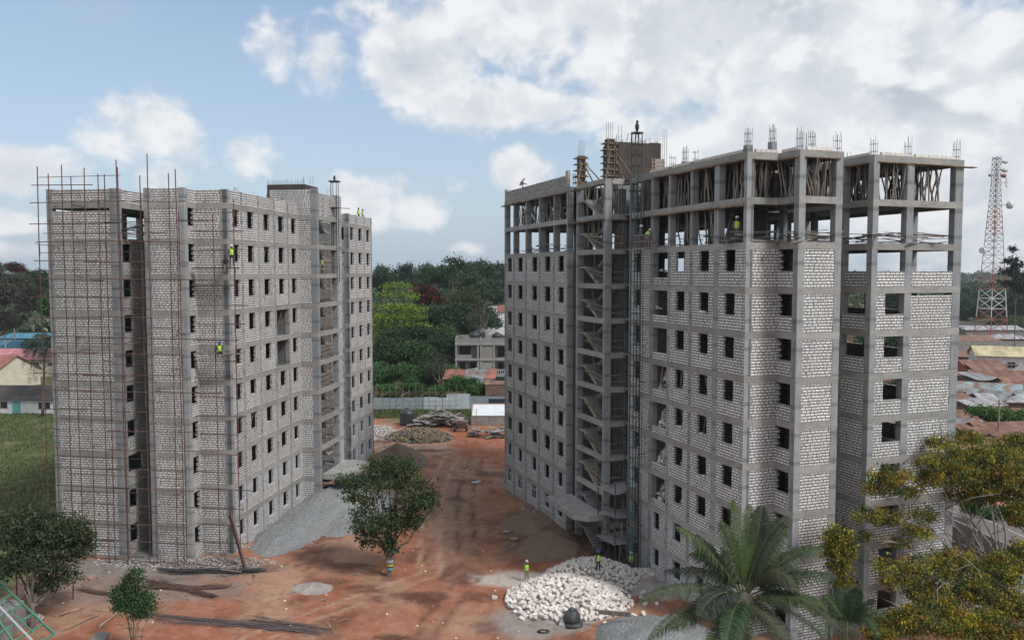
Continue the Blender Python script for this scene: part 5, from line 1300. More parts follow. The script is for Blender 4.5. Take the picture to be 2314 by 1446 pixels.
rods('rebar_bundle',at(560,1408,.5),at(735,1432,.4),11,.2,'shorter bundle of dark steel rods just behind the long bundle','steel rods',r=.02,seed=2)
rods('rebar_bundle',at(178,1330,.7),at(262,1344,.7),30,.25,'rusty steel rods left of the small green tree','steel rods',RUST,seed=3)
rods('rebar_bundle',at(375,1290,.8),at(590,1296,.7),26,.36,'thick dark bundle of steel rods at the foot of the leaning beam','steel rods',STEEL,r=.026,seed=4,h=.25)
rods('rebar_bundle',at(330,1325,.8),at(480,1345,.8),40,.2,'rusty bent steel rods in front of the scaffold feet','steel rods',RUST,curve=.6,seed=5)
rods('rebar_bundle',at(340,1310,.8),at(510,1325,.8),30,.25,'looped brown steel rods in front of the scaffold feet','steel rods',RUST,curve=-1.6,seed=6)
rods('bamboo_pole',at(140,1395,.6),at(196,1376,.6),3,.08,'pale pole lying on the earth left of the small tree','pole',BOARD,r=.05,seed=7)
rods('bamboo_pole',at(145,1428,.6),at(225,1392,.6),2,.06,'thin pale pole lying lower on the earth left of the small tree','pole',BOARD,r=.04,seed=8)
rods('bamboo_pole',at(228,1420,.6),at(272,1380,.6),2,.06,'grey pole lying beside the concrete wall end','pole',WOOD,r=.045,seed=9)
fb=Mlb@Vector((.6,-1.6,4.9)); fe=at(556,1288,.8)
m=MB(); m.bar(fb,fe,.16,.2); m.bar(fb+Vector((-.12,0,-.3)),fe+Vector((-.15,.1,0)),.1,.12); o=m.build('leaning_beam',RUST); tag(o,'thick rusty beam leaning against the near corner of the left block','beam')
q=random.Random(71)
for i in range(16):
    a=at(q.uniform(500,575),q.uniform(1245,1300),.8); b=a+Vector((q.uniform(-1.6,1.6),q.uniform(-1.5,.6),q.uniform(0,.9))); m=MB(); a.z=gzf(a.x,a.y)+.06; b.z=gzf(b.x,b.y)+q.uniform(.05,1.0)
    m.bar(a,b,.06,.09); o=m.build('scrap_timber',WOOD); tag(o,'scrap timber leaning in the tangle at the near corner of the left block','scrap timber','scrap timbers at the block corner')
def hose(pts,label,seed=0,r=.035):
    m=MB(); m.tube([Vector((a.x,a.y,gzf(a.x,a.y)+h)) for a,h in pts],r,5); o=m.build('bamboo_pole',BOARD); tag(o,label,'pole')
hose([(at(1062,1068,0),.05),(at(1068,1045,0),.1),(at(1072,1000,0),.6)],'thin bamboo pole standing in the red earth behind the sand')
p=at(1075,1000,0); m=MB(); m.bar((p.x,p.y,0),(p.x+.1,p.y,5.0),.08); m.box(p.x-.1,p.x+1.1,p.y-.05,p.y+.05,2.9,3.3); o=m.build('sign_post',BOARD); tag(o,'thin post with a small board standing before the long shed','post')
# tarpaulin bundle, wooden box and plank in the foreground
p=at(1292,1412,0); TARP=m_simple('dark_tarpaulin',(.028,.034,.038),(.05,.055,.06),3,.45,0,.5,bs=1.0,bd=.1)
q=random.Random(5); m=MB(); m.ball((0,0,.5),.62,.55,.62,16,10,.07,q); m.ball((0,0,1.0),.26,.24,.28,10,6,.12,q); m.ball((.1,-.1,.1),.75,.68,.2,14,5,.1,q)
o=m.build('tarpaulin_bundle',TARP,smooth=True,loc=(p.x,p.y,gzf(p.x,p.y))); tag(o,'black tied tarpaulin bundle at the front edge of the white block heap','bundle')
p=at(1400,1362,0); e=empty('metal_hopper',(p.x,p.y,gzf(p.x,p.y)+.1),.5,'grey open metal box tipped beside the gravel heap','metal box')
m=MB(); m.box(-.5,.5,-.4,-.36,0,.6); m.box(-.5,.5,.36,.4,0,.6); m.box(-.5,-.46,-.4,.4,0,.6); m.box(-.5,.5,-.4,.4,0,.04); m.build('side_panel',TIN,e)
m=MB(); m.box(.46,.5,-.4,.4,0,.62); m.build('end_panel',RUST,e)
a=at(1352,1388,1.0); b=at(1426,1396,1.2); m=MB(); m.bar(a+Vector((0,0,.2)),b+Vector((0,0,.25)),.12,.3); o=m.build('beam',WOOD); tag(o,'thick grey beam lying on the grey gravel heap','beam')
p=at(1228,1425,0)
m=MB(); q=random.Random(8)
for i in range(14): a=q.uniform(0,6.28); m.tube([(math.cos(a+j*.7)*.4*q.uniform(.6,1.2),math.sin(a+j*.7)*.25,.03+q.uniform(0,.1)) for j in range(7)],.018,4)
o=m.build('wire_coil',STEEL,loc=(p.x,p.y,gzf(p.x,p.y))); tag(o,'tangled dark wire on the ground below the white block heap','wire')
p=at(1078,1092,0); m=MB(); q=random.Random(9)
for i in range(5): m.obox(Matrix.LocRotScale(Vector((q.uniform(-.4,.5),q.uniform(-.4,.4),.06+i*.02)),__import__('mathutils').Euler((q.uniform(-.15,.15),q.uniform(-.15,.15),q.uniform(0,3))),None),.7,.35,.02)
o=m.build('white_sheets',WHITEP,loc=(p.x,p.y,gzf(p.x,p.y)+.02)); tag(o,'crumpled white sheets dropped on the red earth near the right block','sheets')
for (x,y,l) in ((1478,1192,'dropped grey cement bag on the sand bank'),(1163,1207,'pale cement bag dumped on the sand mound'),(1243,1215,'small white bag near the sand mound')):
    p=at(x if x<1300 else 1145,y,.6); m=MB(); m.ball((0,0,.12),.42,.25,.16,10,6,.15,random.Random(x)); o=m.build('cement_bag',DUST,smooth=True,loc=(p.x,p.y,gzf(p.x,p.y))); tag(o,l,'bag')

q=random.Random(99); m=MB()
for i in range(230):
    if i%3: x=q.uniform(-36,-12); y=q.uniform(53,67)
    else: x=q.uniform(-19,4); y=q.uniform(70,122)
    L=q.uniform(.15,.9); a=q.uniform(0,3.14); z=gzf(x,y)+.03; m.bar((x,y,z),(x+L*math.cos(a),y+L*math.sin(a),z+q.uniform(0,.06)),q.uniform(.03,.12),.03)
o=m.build('timber_offcuts',WOOD); tag(o,'short timber offcuts scattered over the red earth','offcuts',None,'stuff')
# ---------------------------------------------------------------- sheet roofs and houses
def m_tin(name,c1,c2,rust,ra=.5,per=.12):
    m,t=mat(name); tc=t.n('ShaderNodeTexCoord').outputs['Object']; uv=t.n('ShaderNodeTexCoord').outputs['UV']
    n=noise(t,tc,.5,6,.65); n2=noise(t,tc,2.5,5,.7)
    w=t.n('ShaderNodeTexWave',bands_direction='X',ins={'Vector':uv,'Scale':1.3,'Distortion':0.0}).outputs['Fac']
    br=t.n('ShaderNodeTexBrick',offset=.0,ins={'Vector':uv,'Color1':(.7,.7,.7,1),'Color2':(1.15,1.15,1.15,1),'Mortar':(.5,.5,.5,1),'Scale':1.0,'Mortar Size':.012,'Brick Width':.9,'Row Height':2.4}).outputs['Color']
    c=t.mix(t.rng(n,.4,.65),c1,c2); c=t.mix(t.rng(t.m('ADD',n,t.m('MULTIPLY',n2,.4)),.70-.2*ra,.86-.15*ra,0,.9),c,rust); c=t.mix(.8,c,br,'MULTIPLY')
    c=t.mix(t.rng(n2,.45,.8,0,.4),c,tuple(k*.4 for k in rust))
    h=t.n('ShaderNodeHueSaturation',ins={'Value':t.rng(objrand(t),0,1,.8,1.2),'Color':c}).outputs[0]
    out(t,h,.65,w,.5,.03,0,.35); return m
TR=m_tin('rusty_tin',(.26,.165,.12),(.21,.12,.085),(.16,.075,.05),.8)
TG=m_tin('grey_tin_roof',(.30,.32,.34),(.24,.26,.28),(.17,.11,.085),.12)
TB=m_tin('blue_grey_tin',(.20,.30,.33),(.26,.29,.30),(.18,.10,.07),.4)
TRD=m_tin('red_tin',(.30,.105,.085),(.26,.12,.10),(.17,.07,.06),.2)
TBLU=m_tin('blue_tin',(.045,.17,.26),(.06,.20,.28),(.05,.13,.2),.0)
TPK=m_tin('pink_tin',(.42,.20,.22),(.38,.17,.18),(.3,.13,.14),.1)
TDK=m_tin('dark_tiles',(.055,.048,.046),(.075,.062,.06),(.05,.04,.038),.2)
TYE=m_tin('yellow_sheet',(.42,.38,.22),(.38,.34,.2),(.28,.22,.13),.1)
WALLS={'mud':m_simple('mud_wall',(.17,.115,.09),(.12,.08,.065),1.5),'white':m_simple('white_wall',(.58,.58,.60),(.44,.43,.43),1.2),'cream':m_simple('cream_wall',(.55,.50,.40),(.45,.40,.32),1.2),'red':m_simple('red_wall',(.38,.13,.10),(.30,.10,.08),1.5),'grey':m_simple('grey_wall',(.25,.24,.235),(.17,.165,.16),1.2),'teal':m_simple('teal_door_paint',(.10,.33,.33),(.08,.27,.27),2)}
def house(label,cx,cy,w,d,h,rz,roofm,wallm,rise=1.2,kind='gable',over=.5,windows=(),cat='house',group=None,z=0,doors=()):
    """w along local x (ridge), d along y; front wall is -y"""
    e=empty('house',(cx,cy,z),rz,label,cat,group)
    m=MB(); m.box(-w/2,w/2,-d/2,d/2,0,h)
    if kind=='gable':
        for s in(-1,1): m.add([(s*w/2,-d/2,h-.01),(s*w/2,d/2,h-.01),(s*w/2,0,h+rise*.97),(s*(w/2-.2),-d/2,h-.01),(s*(w/2-.2),d/2,h-.01),(s*(w/2-.2),0,h+rise*.97)],[(0,1,2),(3,5,4),(0,3,4,1),(1,4,5,2),(2,5,3,0)])
    m.build('wall',wallm,e)
    W2,D2=w/2+over,d/2+over; t=.07; k=over*rise/(d/2+.001) if kind!='mono' else 0
    m=MB()
    if kind=='gable':
        for s in (-1,1): m.add([(-W2,s*D2,h-k),(W2,s*D2,h-k),(W2,0,h+rise),(-W2,0,h+rise),(-W2,s*D2,h-k+t),(W2,s*D2,h-k+t),(W2,0,h+rise+t),(-W2,0,h+rise+t)],BOXF)
    elif kind=='hip':
        r=max(.1,W2-D2)
        v=[(-W2,-D2,h-.1),(W2,-D2,h-.1),(W2,D2,h-.1),(-W2,D2,h-.1),(-r,0,h+rise),(r,0,h+rise)]
        v2=[(a,b,c-.08) for a,b,c in v]
        m.add(v+v2,[(0,1,5,4),(2,3,4,5),(1,2,5),(3,0,4),(7,6,10,11),(9,8,11,10),(8,7,11),(6,9,10),(0,6,7,1),(1,7,8,2),(2,8,9,3),(3,9,6,0)])
    else:
        m.add([(-W2,-D2,h+.05),(W2,-D2,h+.05),(W2,D2,h+rise),(-W2,D2,h+rise),(-W2,-D2,h+.05+t),(W2,-D2,h+.05+t),(W2,D2,h+rise+t),(-W2,D2,h+rise+t)],BOXF)
    m.build('roof',roofm,e)
    for (x,z0,ww,hh) in windows:
        m=MB(); m.box(x-ww/2,x+ww/2,-d/2-.06,-d/2+.05,z0,z0+hh); f=m.build('window',WALLS['white'],e)
        m=MB(); m.box(x-ww/2+.08,x-.03,-d/2-.075,-d/2-.03,z0+.08,z0+hh-.08); m.box(x+.03,x+ww/2-.08,-d/2-.075,-d/2-.03,z0+.08,z0+hh-.08); m.build('pane',GLASSD,f)
    for (x,ww,hh,mt) in doors:
        m=MB(); m.box(x-ww/2,x+ww/2,-d/2-.07,-d/2+.05,0,hh); m.build('door',mt,e)
    return e
def pz(x,y,z=0): v=at(x,y,z); return v.x,v.y
# left: cream house, low white house, long blue and pink roofs
gp=at(38,876,0); ga=R(-18)
house('large cream house with a red tin roof at the left edge beyond the grass field',gp.x-12*math.cos(ga),gp.y-12*math.sin(ga),24,12,3.6,ga,TRD,WALLS['cream'],3.4,'gable',.5,((9,1.2,1.6,1.3),))
house('small cream porch house with a red hipped roof next to the left block',-82.5,170,5,5,3.4,0,TRD,WALLS['cream'],1.6,'hip',.5,doors=((-.6,1.2,2.3,WALLS['mud']),))
house('low white bungalow with dark roof and turquoise door at the edge of the grass field',-86,146,17,6,2.7,R(-1),TDK,WALLS['white'],1.9,'gable',.4,((-6.8,1.0,1.0,1.2),(-4.2,.9,2.6,1.3),(3.6,.8,2.2,1.3)),doors=((-1.4,1.4,2.2,WALLS['teal']),))
house('long building with a bright blue roof on the far left behind the cream house',-123,215,50,10,5.2,0,TBLU,WALLS['cream'],1.8,'gable',.6,tuple((-20+i*5,3.4,2.8,1.0) for i in range(9)))
house('second long low roof with faded blue sheets farther back on the left',-122,236,50,8,6.0,0,TBLU,WALLS['mud'],.9,'mono',.6)
house('long pink roofed building in front of the blue roof on the far left',-116,198,44,9,4.4,0,TPK,WALLS['cream'],1.9,'gable',.6,tuple((-18+i*5,2.6,3,1.0) for i in range(8)))
house('dark sheet roof farther back among the greyish trees on the left',-100,262,30,12,5,0,TDK,WALLS['grey'],2.0,'gable',.5)
house('pale roofed hall far back among the trees on the left',-120,290,26,12,6,.1,TG,WALLS['cream'],2.0,'gable',.5)
# middle: unfinished grey house with water tanks
hb=empty('unfinished_house',(-.0,172,0),0,'two storey unfinished grey concrete and block house with flat roof, between the two blocks','house')
X0=atd(1029,800,172).x; X1=X0+14
BG=m_block('grey_house_block',(.42,.40,.37),(.32,.30,.28),(.15,.145,.14),(.18,.17,.165))
CG=m_simple('house_concrete',(.30,.295,.285),(.22,.215,.21),1.0)
for x in (X0,X0+4.6,X0+5.2,X0+8.0,X0+13.0):
    m=MB(); m.box(x,x+.35,-.15,.3,0,11.2 if x in(X0,X0+5.2) else 10.4); m.build('column',CG,hb)
for z in (3.2,6.6,9.9): m=MB(); m.box(X0-.1,X1+.2,-.25,.2,z-.35,z+.1); m.build('floor_beam',CG,hb)
for z in (3.2,6.6,9.9): m=MB(); m.box(X0,X1,.2,9,z-.25,z+.08); m.build('floor_slab',CG,hb)
m=MB(); m.box(X0+4.9,X0+8,0,.2,0,6.3); m.box(X0+.35,X0+4.6,1.6,1.8,0,9.6); m.box(X0+8.3,X0+13,1.6,1.8,0,9.6); m.build('wall',CG,hb)
m=MB(); m.box(X0+5.5,X0+8,0,.2,6.6,9.6); m.box(X0+.35,X0+3.4,0,.2,6.6,7.5); m.box(X0-.1,X1,-.05,.15,10.0,11.0); m.box(X0-.1,X0+.1,0,9,10,11); m.box(X0-.1,X1,8.8,9,0,11); m.build('block_wall',BG,hb)
for (a,b,z) in ((X0+.8,X0+3.2,6.9),(X0+.8,X0+2.0,3.5),(X0+3.0,X0+4.2,3.4),(X0+8.9,X0+10.4,6.9),(X0+10.9,X0+12.4,6.9),(X0+9,X0+10.2,3.4)):
    m=MB(); m.box(a,b,1.54,1.7,z,z+2.2); m.build('doorway',m_simple('brown_door',(.09,.045,.035),(.05,.03,.025)) if z<4 else GLASSD,hb)
m=MB()
for i in range(12): m.box(X0+8.3+i*.4,X0+8.42+i*.4,-.05,.1,3.3,4.2)
m.box(X0+8.3,X0+13,-.08,.12,4.2,4.35); m.build('balustrade',WHITEP,hb)
m=MB(); m.box(X0+11.4,X0+16,4,9,10,13.2); m.build('roof_room',CG,hb)
TANK=m_simple('black_plastic',(.022,.025,.03),(.035,.038,.045),2,.4,0,.5)
def tank(x,y,z,r,h,label,group=None):
    e=empty('water_tank',(x,y,z),0,label,'water tank',group); m=MB()
    pts=[(0,0,0)]; rs=[r*.97]
    for i in range(8): zz=h*.08+h*.66*i/7; pts.append((0,0,zz)); rs.append(r*(1 if i%2 else .965))
    pts+= [(0,0,h*.84),(0,0,h*.94),(0,0,h*.97)]; rs+=[r*.8,r*.35,r*.33]
    m.tube(pts,rs,18); m.build('body',TANK,e,smooth=True); m=MB(); m.tube([(0,0,h*.96),(0,0,h*1.02)],r*.3,12); m.build('lid',TANK,e); return e
tank(X0+4.0,174,10,1.15,2.3,'black water tank at the left on the roof of the unfinished house'); tank(X0+5.0,176.6,10.1,1.15,2.6,'black water tank standing behind the left one on the unfinished house'); tank(X0+8.8,174,10,1.15,2.1,'black water tank at the right on the roof of the unfinished house')
p=at(921,958,0); tank(p.x,p.y-.5,0,1.2,2.7,'tall ribbed black water tank standing on the ground behind the stone heap')
house('white building with pale red tiled roofs glimpsed above the water tanks',atd(1125,690,240).x,240,12,8,13.5,.2,TRD,WALLS['white'],1.6,'hip',.4)
house('flat white annex building left of the pale red tiled roofs',atd(1103,690,236).x,234,5,6,14.6,0,TG,WALLS['white'],.3,'mono',.2)
# tin canopy below the house
tr=empty('tin_canopy',(atd(1045,835,158).x,158,0),0,'low red and blue rusty tin sheet canopy in front of the unfinished house','canopy')
q=random.Random(3)
for i in range(5):
    m=MB(); x=-3.8+i*2.0; m.add([(x,-2.4,4.6+q.uniform(-.3,.2)),(x+2.2,-2.4,4.5+q.uniform(-.3,.2)),(x+2.2+.5,2.2,5.9+q.uniform(-.2,.3)),(x+.5,2.2,5.8+q.uniform(-.2,.2)),(x,-2.4,4.5),(x+2.2,-2.4,4.4),(x+2.7,2.2,5.7),(x+.5,2.2,5.6)],BOXF); m.build('roof_sheet',(TRD,TRD,TB,TB,TRD)[i],tr)
for x in (-3.5,0,4.5): m=MB(); m.tube([(x,-2.2,0),(x,-2.2,4.6)],.08,5); m.build('post',WOOD,tr)
# site fence
FT=m_simple('blue_grey_fence_tin',(.30,.38,.42),(.24,.31,.34),.8,.55,.1,.4)
FT2=m_simple('light_fence_tin',(.52,.58,.62),(.42,.48,.52),.8,.55,.1,.4)
fe_=empty('tin_fence',(0,147.8,0),0,'pale blue corrugated tin fence across the back of the yard','fence')
x=-30.0; i=0; q=random.Random(13)
while x<0.2:
    w=q.uniform(1.6,2.6); h=2.15+q.uniform(-.15,.25)+(.5 if -13.5<x<-8 else 0); m=MB(); k=int(w/.2)
    for j in range(k): m.box(x+j*w/k,x+(j+.55)*w/k,-.02,.02,0,h); m.box(x+(j+.55)*w/k,x+(j+1)*w/k,.02,.05,0,h)
    m.build('fence_panel',FT2 if (-17<x<-8) else FT,fe_); x+=w; i+=1
m=MB(); 
for x in (-30,-25,-20,-15,-10,-5,0): m.box(x-.05,x+.05,.05,.15,0,2.5)
m.build('rail_post',WOOD,fe_)
# pole frame in front of the fence
pf=empty('pole_lattice',(0,144,0),0,'long row of thin wooden poles lashed into a frame in front of the tin fence','pole frame')
xa,xb=atd(850,900,144).x,atd(1030,900,144).x
for i in range(13):
    x=xa+(xb-xa)*i/12; m=MB(); m.tube([(x,q.uniform(-.5,.5),0),(x+q.uniform(-.1,.1),0,q.uniform(4.2,5.6))],.045,4); m.build('pole',BOARD,pf)
for z in (1.2,2.0,3.3,3.7): m=MB(); m.tube([(xa-.5,q.uniform(-.4,.4),z),(xb+.4,0,z+q.uniform(-.1,.1))],.04,4); m.build('rail',BOARD,pf)
for i in range(9):
    x=xa+(xb-xa)*i/8; m=MB(); m.tube([(x-1.0,-1.2,.4+ (i%2)*2.6),(x+.6,.6,1.5+(i%2)*2.3)],.05,4); m.build('strut',BOARD,pf)
# long shed with white sheet roof
sh=empty('long_shed',(atd(1067,950,132.5).x,132.5,0),0,'low grey walled shed with a white sheet roof and rusty edge beside the right block','shed')
m=MB(); m.box(0,9,0,4,0,1.5); m.build('wall',WALLS['grey'],sh)
m=MB(); m.add([(0,-.1,1.5),(9.3,-.1,1.5),(9.3,4.2,2.6),(0,4.2,2.6),(0,-.1,1.6),(9.3,-.1,1.6),(9.3,4.2,2.7),(0,4.2,2.7)],BOXF); m.build('roof',m_simple('white_sheet_roof',(.60,.65,.68),(.50,.55,.58),.9,.5),sh)
m=MB(); m.box(-.12,0,-.15,4.3,0,2.8); m.box(0,9,4.2,4.35,2.5,2.85); m.build('edge_beam',m_simple('rusty_pink_edge',(.42,.26,.20),(.3,.18,.13)),sh)
house('small brown brick hut with a dark doorway behind the white roofed shed',atd(1128,885,149).x,149.5,5,3,4.4,0,TR,WALLS['mud'],.3,'mono',.1,cat='hut')
m=MB(); p=atd(1128,925,145); m.box(-1.9,1.9,-.2,.2,0,2.3); o=m.build('dark_container',TANK,loc=(p.x,145.2,0)); tag(o,'dark water bowser body standing beside the tin fence','container')
m=MB()
# derelict cart
p=at(1040,978,0); e=empty('site_dumper',(p.x,p.y+1,gzf(p.x,p.y)),.3,'old rusty two wheeled site dumper parked in the bushes behind the boards','dumper')
m=MB(); m.add([(-.6,-.4,.5),(.6,-.4,.5),(.6,.5,.5),(-.6,.5,.5),(-.8,-.7,1.5),(.8,-.7,1.5),(.8,.7,1.5),(-.8,.7,1.5)],BOXF); m.build('skip',RUST,e); m=MB(); m.box(-.5,.5,-.3,.5,1.8,2.2); m.build('seat',DUST,e)
for s in (-.95,.95): m=MB(); m.tube([(s-.1,0,.5),(s+.1,0,.5)],.5,12); m.build('wheel',STEEL,e)
# ---- township on the right
q=random.Random(91)
TW=[ # x,y px of roof centre, depth width, depth, h, roof, wall, kind, rz, label
 (2195,905,150,9,8,3.0,TG,'mud','gable',.5,'grey tin gable roof with rust patches, closest to the right block'),
 (2245,960,118,15,9,2.8,TR,'mud','gable',.15,'wide brown rusty roof behind the flat topped tree'),
 (2190,1000,100,12,8,2.8,TR,'mud','gable',-.45,'long brown rusty roof running down beside the right block'),
 (2275,895,150,12,7,3.0,TG,'mud','gable',-.1,'long grey roof with a blue green sheet, right of the round tree'),
 (2225,875,165,13,8,3.0,TB,'mud','gable',-.5,'blue grey patched tin roof in the middle of the township'),
 (2210,820,205,11,7,3.0,TR,'red','gable',.1,'brown roof over a red brick shop front'),
 (2265,845,185,15,9,3.0,TR,'red','gable',-.2,'wide brown roof with a green edge, left of the red wall'),
 (2180,800,225,12,7,2.8,TR,'mud','mono',.1,'brown lean-to roof beside the right block, upper row'),
 (2235,800,228,12,7,2.8,TR,'mud','gable',.2,'brown roof in the upper row below the grey wall'),
 (2190,845,185,10,6,2.6,TR,'mud','gable',.35,'small brown roof beside the utility pole'),
 (2305,870,170,9,7,3,TR,'mud','gable',.1,'dark rusty roof at the right edge, middle row'),
 (2300,930,128,9,7,3,TR,'mud','gable',-.35,'dark red corrugated roof at the right edge'),
 (2180,935,135,9,6,2.6,TR,'mud','gable',-.3,'small brown roof corner touching the right block'),
 (2250,1005,98,12,6,2.6,TRD,'mud','gable',-.35,'faded red roof low down behind the mango crowns'),
 (2300,985,105,9,7,2.6,TR,'mud','gable',.2,'brown roof at the right edge above the mango crowns'),
 (2190,765,265,18,9,3,TR,'mud','mono',0,'flat brown roof at the foot of the mast, left side'),
 (2270,760,270,14,8,3,TG,'mud','hip',.1,'pale grey hipped roof right behind the mast foot'),
 (2185,730,330,16,9,3,TDK,'white','hip',0,'dark hipped roof by the parked cars'),
 (2240,742,310,26,6,2.6,TG,'grey','mono',0,'long low shed roof behind the mast'),
 (2172,870,168,7,6,2.6,TR,'mud','gable',-.2,'small brown roof squeezed against the right block, middle row'),
 (2215,850,182,7,6,2.8,TG,'mud','mono',.3,'small grey lean-to roof behind the utility pole'),
 (2285,890,158,8,6,3.0,TB,'mud','gable',.6,'small blue patched gable roof right of the round tree'),
 (2240,890,156,7,6,3.2,TG,'grey','gable',-.9,'small steep grey gable roof in the middle row'),
 (2160,905,148,7,5,2.6,TR,'mud','mono',.2,'small dark brown roof by the right block wall'),
 (2230,830,198,8,6,2.6,TR,'mud','mono',-.15,'small brown lean-to above the patched roof'),
 (2290,860,178,9,6,2.8,TR,'mud','gable',.35,'small reddish brown roof near the right edge'),
 (2255,815,215,8,6,2.6,TR,'mud','gable',-.3,'small brown roof under the white house'),
 (2205,960,122,7,5,2.6,TR,'mud','gable',.8,'small brown gable roof below the leafy bush'),
 (2165,965,120,8,6,2.6,TG,'mud','mono',-.2,'small grey roof beside the right block, lower row'),
 (1935,700,230,12,10,4,TRD,'white','hip',0,'white bungalow with a red roof seen through the right block'),
 (1935,790,150,12,8,3,TR,'mud','gable',0,'brown roof seen through the side opening of the right block')]
for (x,y,D,w,d,h,rm,wm,kd,rz,l) in TW:
    p=atd(x,y,D); p=at(x,y,h+.5); p=Vector((p.x,p.y,0)) 
    wn=tuple((a,1.0,1.1,1.0) for a in (-w*.3,0,w*.3)) if wm in('white','red') else ((-w*.25,.9,.9,.9),)
    house(l,p.x,p.y,w*.85,d*.8,h,rz,rm,WALLS[wm],q.uniform(.8,1.4),kd,.5,wn,'house','houses of the township on the right')
p=at(2285,815,3.0); house('white house with a pale yellow roof at the right edge below the mast',p.x,p.y,17,9,4.6,-.32,TYE,WALLS['white'],1.9,'gable',.5,((-5.5,1.6,1.8,1.6),(-1,1.6,1.8,1.6),(4.4,1.6,1.8,1.6)),'house')
p=at(2205,785,1.2); m=MB(); m.box(-13,16,-.15,.15,0,3.2); o=m.build('boundary_wall',WALLS['grey'],loc=(p.x,p.y,0)); tag(o,'long grey boundary wall across the township below the mast','wall')
p=at(2255,880,1); m=MB(); m.box(-6,6,-.1,.1,0,2.6); o=m.build('green_fence',m_simple('green_tin',(.02,.12,.06),(.015,.08,.04)),loc=(p.x-2,p.y+12,0)); o.rotation_euler=(0,0,-.5); tag(o,'dark green sheet fence between brown roofs in the township','fence')
def pole(x,yb,yt,D,label,arm=True):
    b=at(x,yb,0) if D is None else Vector((atd(x,yb,D).x,D,0)); t=atd(x,yt,b.y); e=empty('utility_pole',b,0,label,'utility pole','utility poles of the township'); m=MB(); m.tube([(0,0,0),(0,0,t.z)],[.16,.11],8); m.build('post',WOOD,e)
    if arm: m=MB(); m.box(-.9,.9,-.06,.06,t.z-.7,t.z-.58); m.build('crossarm',WOOD,e); m=MB(); [m.ball((s,0,t.z-.48),.07,.07,.1) for s in (-.8,-.3,.3,.8)]; m.build('insulator',WHITEP,e)
pole(2193,825,772,None,'short grey utility pole between the brown roofs near the right block'); pole(2255,1000,903,112,'leaning utility pole in front of the faded red roof'); pole(2300,770,745,None,'utility pole beside the olive bush'); pole(2195,745,715,None,'thin utility pole by the parked cars')
def car(x,y,label,col,rz,L=4.3,h=1.45,cat='car',van=False,D=None):
    p=at(x,y,0); e=empty('parked_car' if not van else 'minibus',(p.x,p.y,0),rz,label,cat); mt=m_simple('car_paint_%d'%x,col,tuple(c*.9 for c in col),1,.3,.1,.5)
    m=MB(); m.prism([(-L/2,-.85),(L/2,-.85),(L/2,.85),(-L/2,.85)],.35,.85 if not van else 1.2)
    if not van: m.add([(-L*.36,-.8,.84),(L*.27,-.8,.84),(L*.27,.8,.84),(-L*.36,.8,.84),(-L*.24,-.66,h),(L*.10,-.66,h),(L*.10,.66,h),(-L*.24,.66,h)],BOXF)
    else: m.add([(-L/2,-.85,1.19),(L/2,-.85,1.19),(L/2,.85,1.19),(-L/2,.85,1.19),(-L/2+.1,-.8,h),(L/2-.7,-.8,h),(L/2-.7,.8,h),(-L/2+.1,.8,h)],BOXF)
    o=m.build('body',mt,e); b=o.modifiers.new('b','BEVEL'); b.width=.09; b.segments=2
    m=MB(); z0,z1=(.9,h-.12) if not van else (1.25,h-.25)
    for s in (-1,1): m.box(-L*.25,L*.15,s*.74-.03,s*.74+.03,z0,z1) if not van else m.box(-L*.4,L*.3,s*.84-.03,s*.84+.03,z0,z1)
    m.build('window',GLASSD,e)
    for sx in (-L*.3,L*.3):
        for s in (-.8,.8): m=MB(); m.tube([(sx,s-.1,.33),(sx,s+.1,.33)],.33,12); m.build('wheel',STEEL,e)
car(2178,752,'white car parked left of the minibus near the mast',(.6,.6,.6),.1); car(2200,750,'white minibus parked near the mast',(.62,.62,.6),.05,5.2,2.1,'minibus',True); car(2262,748,'white saloon car parked right of the mast',(.55,.56,.58),0); car(2216,750,'beige van parked between the minibus and the mast',(.5,.45,.36),.05,5.0,2.2,'van',True)
# road
def road():
    a=at(2120,1168,0.0);b=at(2420,1310,0.0); d=(b-a).normalized(); n=Vector((-d.y,d.x,0)); 
    a=a-d*60; b=b+d*40
    ASP=m_simple('worn_asphalt',(.165,.14,.135),(.13,.115,.112),1.5)
    RED=m_simple('red_verge',(.36,.17,.10),(.28,.13,.08),1.2)
    LINE=m_simple('road_line',(.55,.50,.40),(.45,.40,.32),3)
    def strip(name,o0,o1,z,mt,label=None):
        m=MB(); K=60; vs=[]
        for i in range(K+1):
            p=a.lerp(b,i/K); 
            for o in (o0,o1): v=p+n*o; vs.append((v.x,v.y,z))
        fs=[(2*i,2*i+1,2*i+3,2*i+2) for i in range(K)]; m.add(vs,fs); o=m.build(name,mt); o['kind']='structure'; return o
    strip('road_verge',-2.6,10.5,.10,RED); strip('road',0.0,8.0,.114,ASP); strip('road_marking',.15,.30,.122,LINE); strip('road_marking',3.9,4.02,.122,LINE)
    m=MB(); p=a-n*2.9; q_=b-n*2.9; m.bar(p+Vector((0,0,.9)),q_+Vector((0,0,.9)),.18,1.9); o=m.build('boundary_wall',WALLS['grey']); tag(o,'long grey boundary wall between the mango trees and the road','wall')
road()
# car park roofs glimpsed under the mangoes
p=at(2210,1335,2.5); e=empty('shade_roof',(p.x,p.y,0),-.5,'pale flat sheet roofs glimpsed through the mango trees beside the right block','roof')
m=MB(); m.box(-5,6,-1.2,1.2,2.6,2.7); m.box(-3,9,1.6,3.6,2.9,3.0); m.build('roof_sheet',TG,e); m=MB(); [m.box(x-.05,x+.05,y-.05,y+.05,0,2.6) for x in (-4.5,0,5.5) for y in (-1,1)]; m.build('post',STEEL,e)
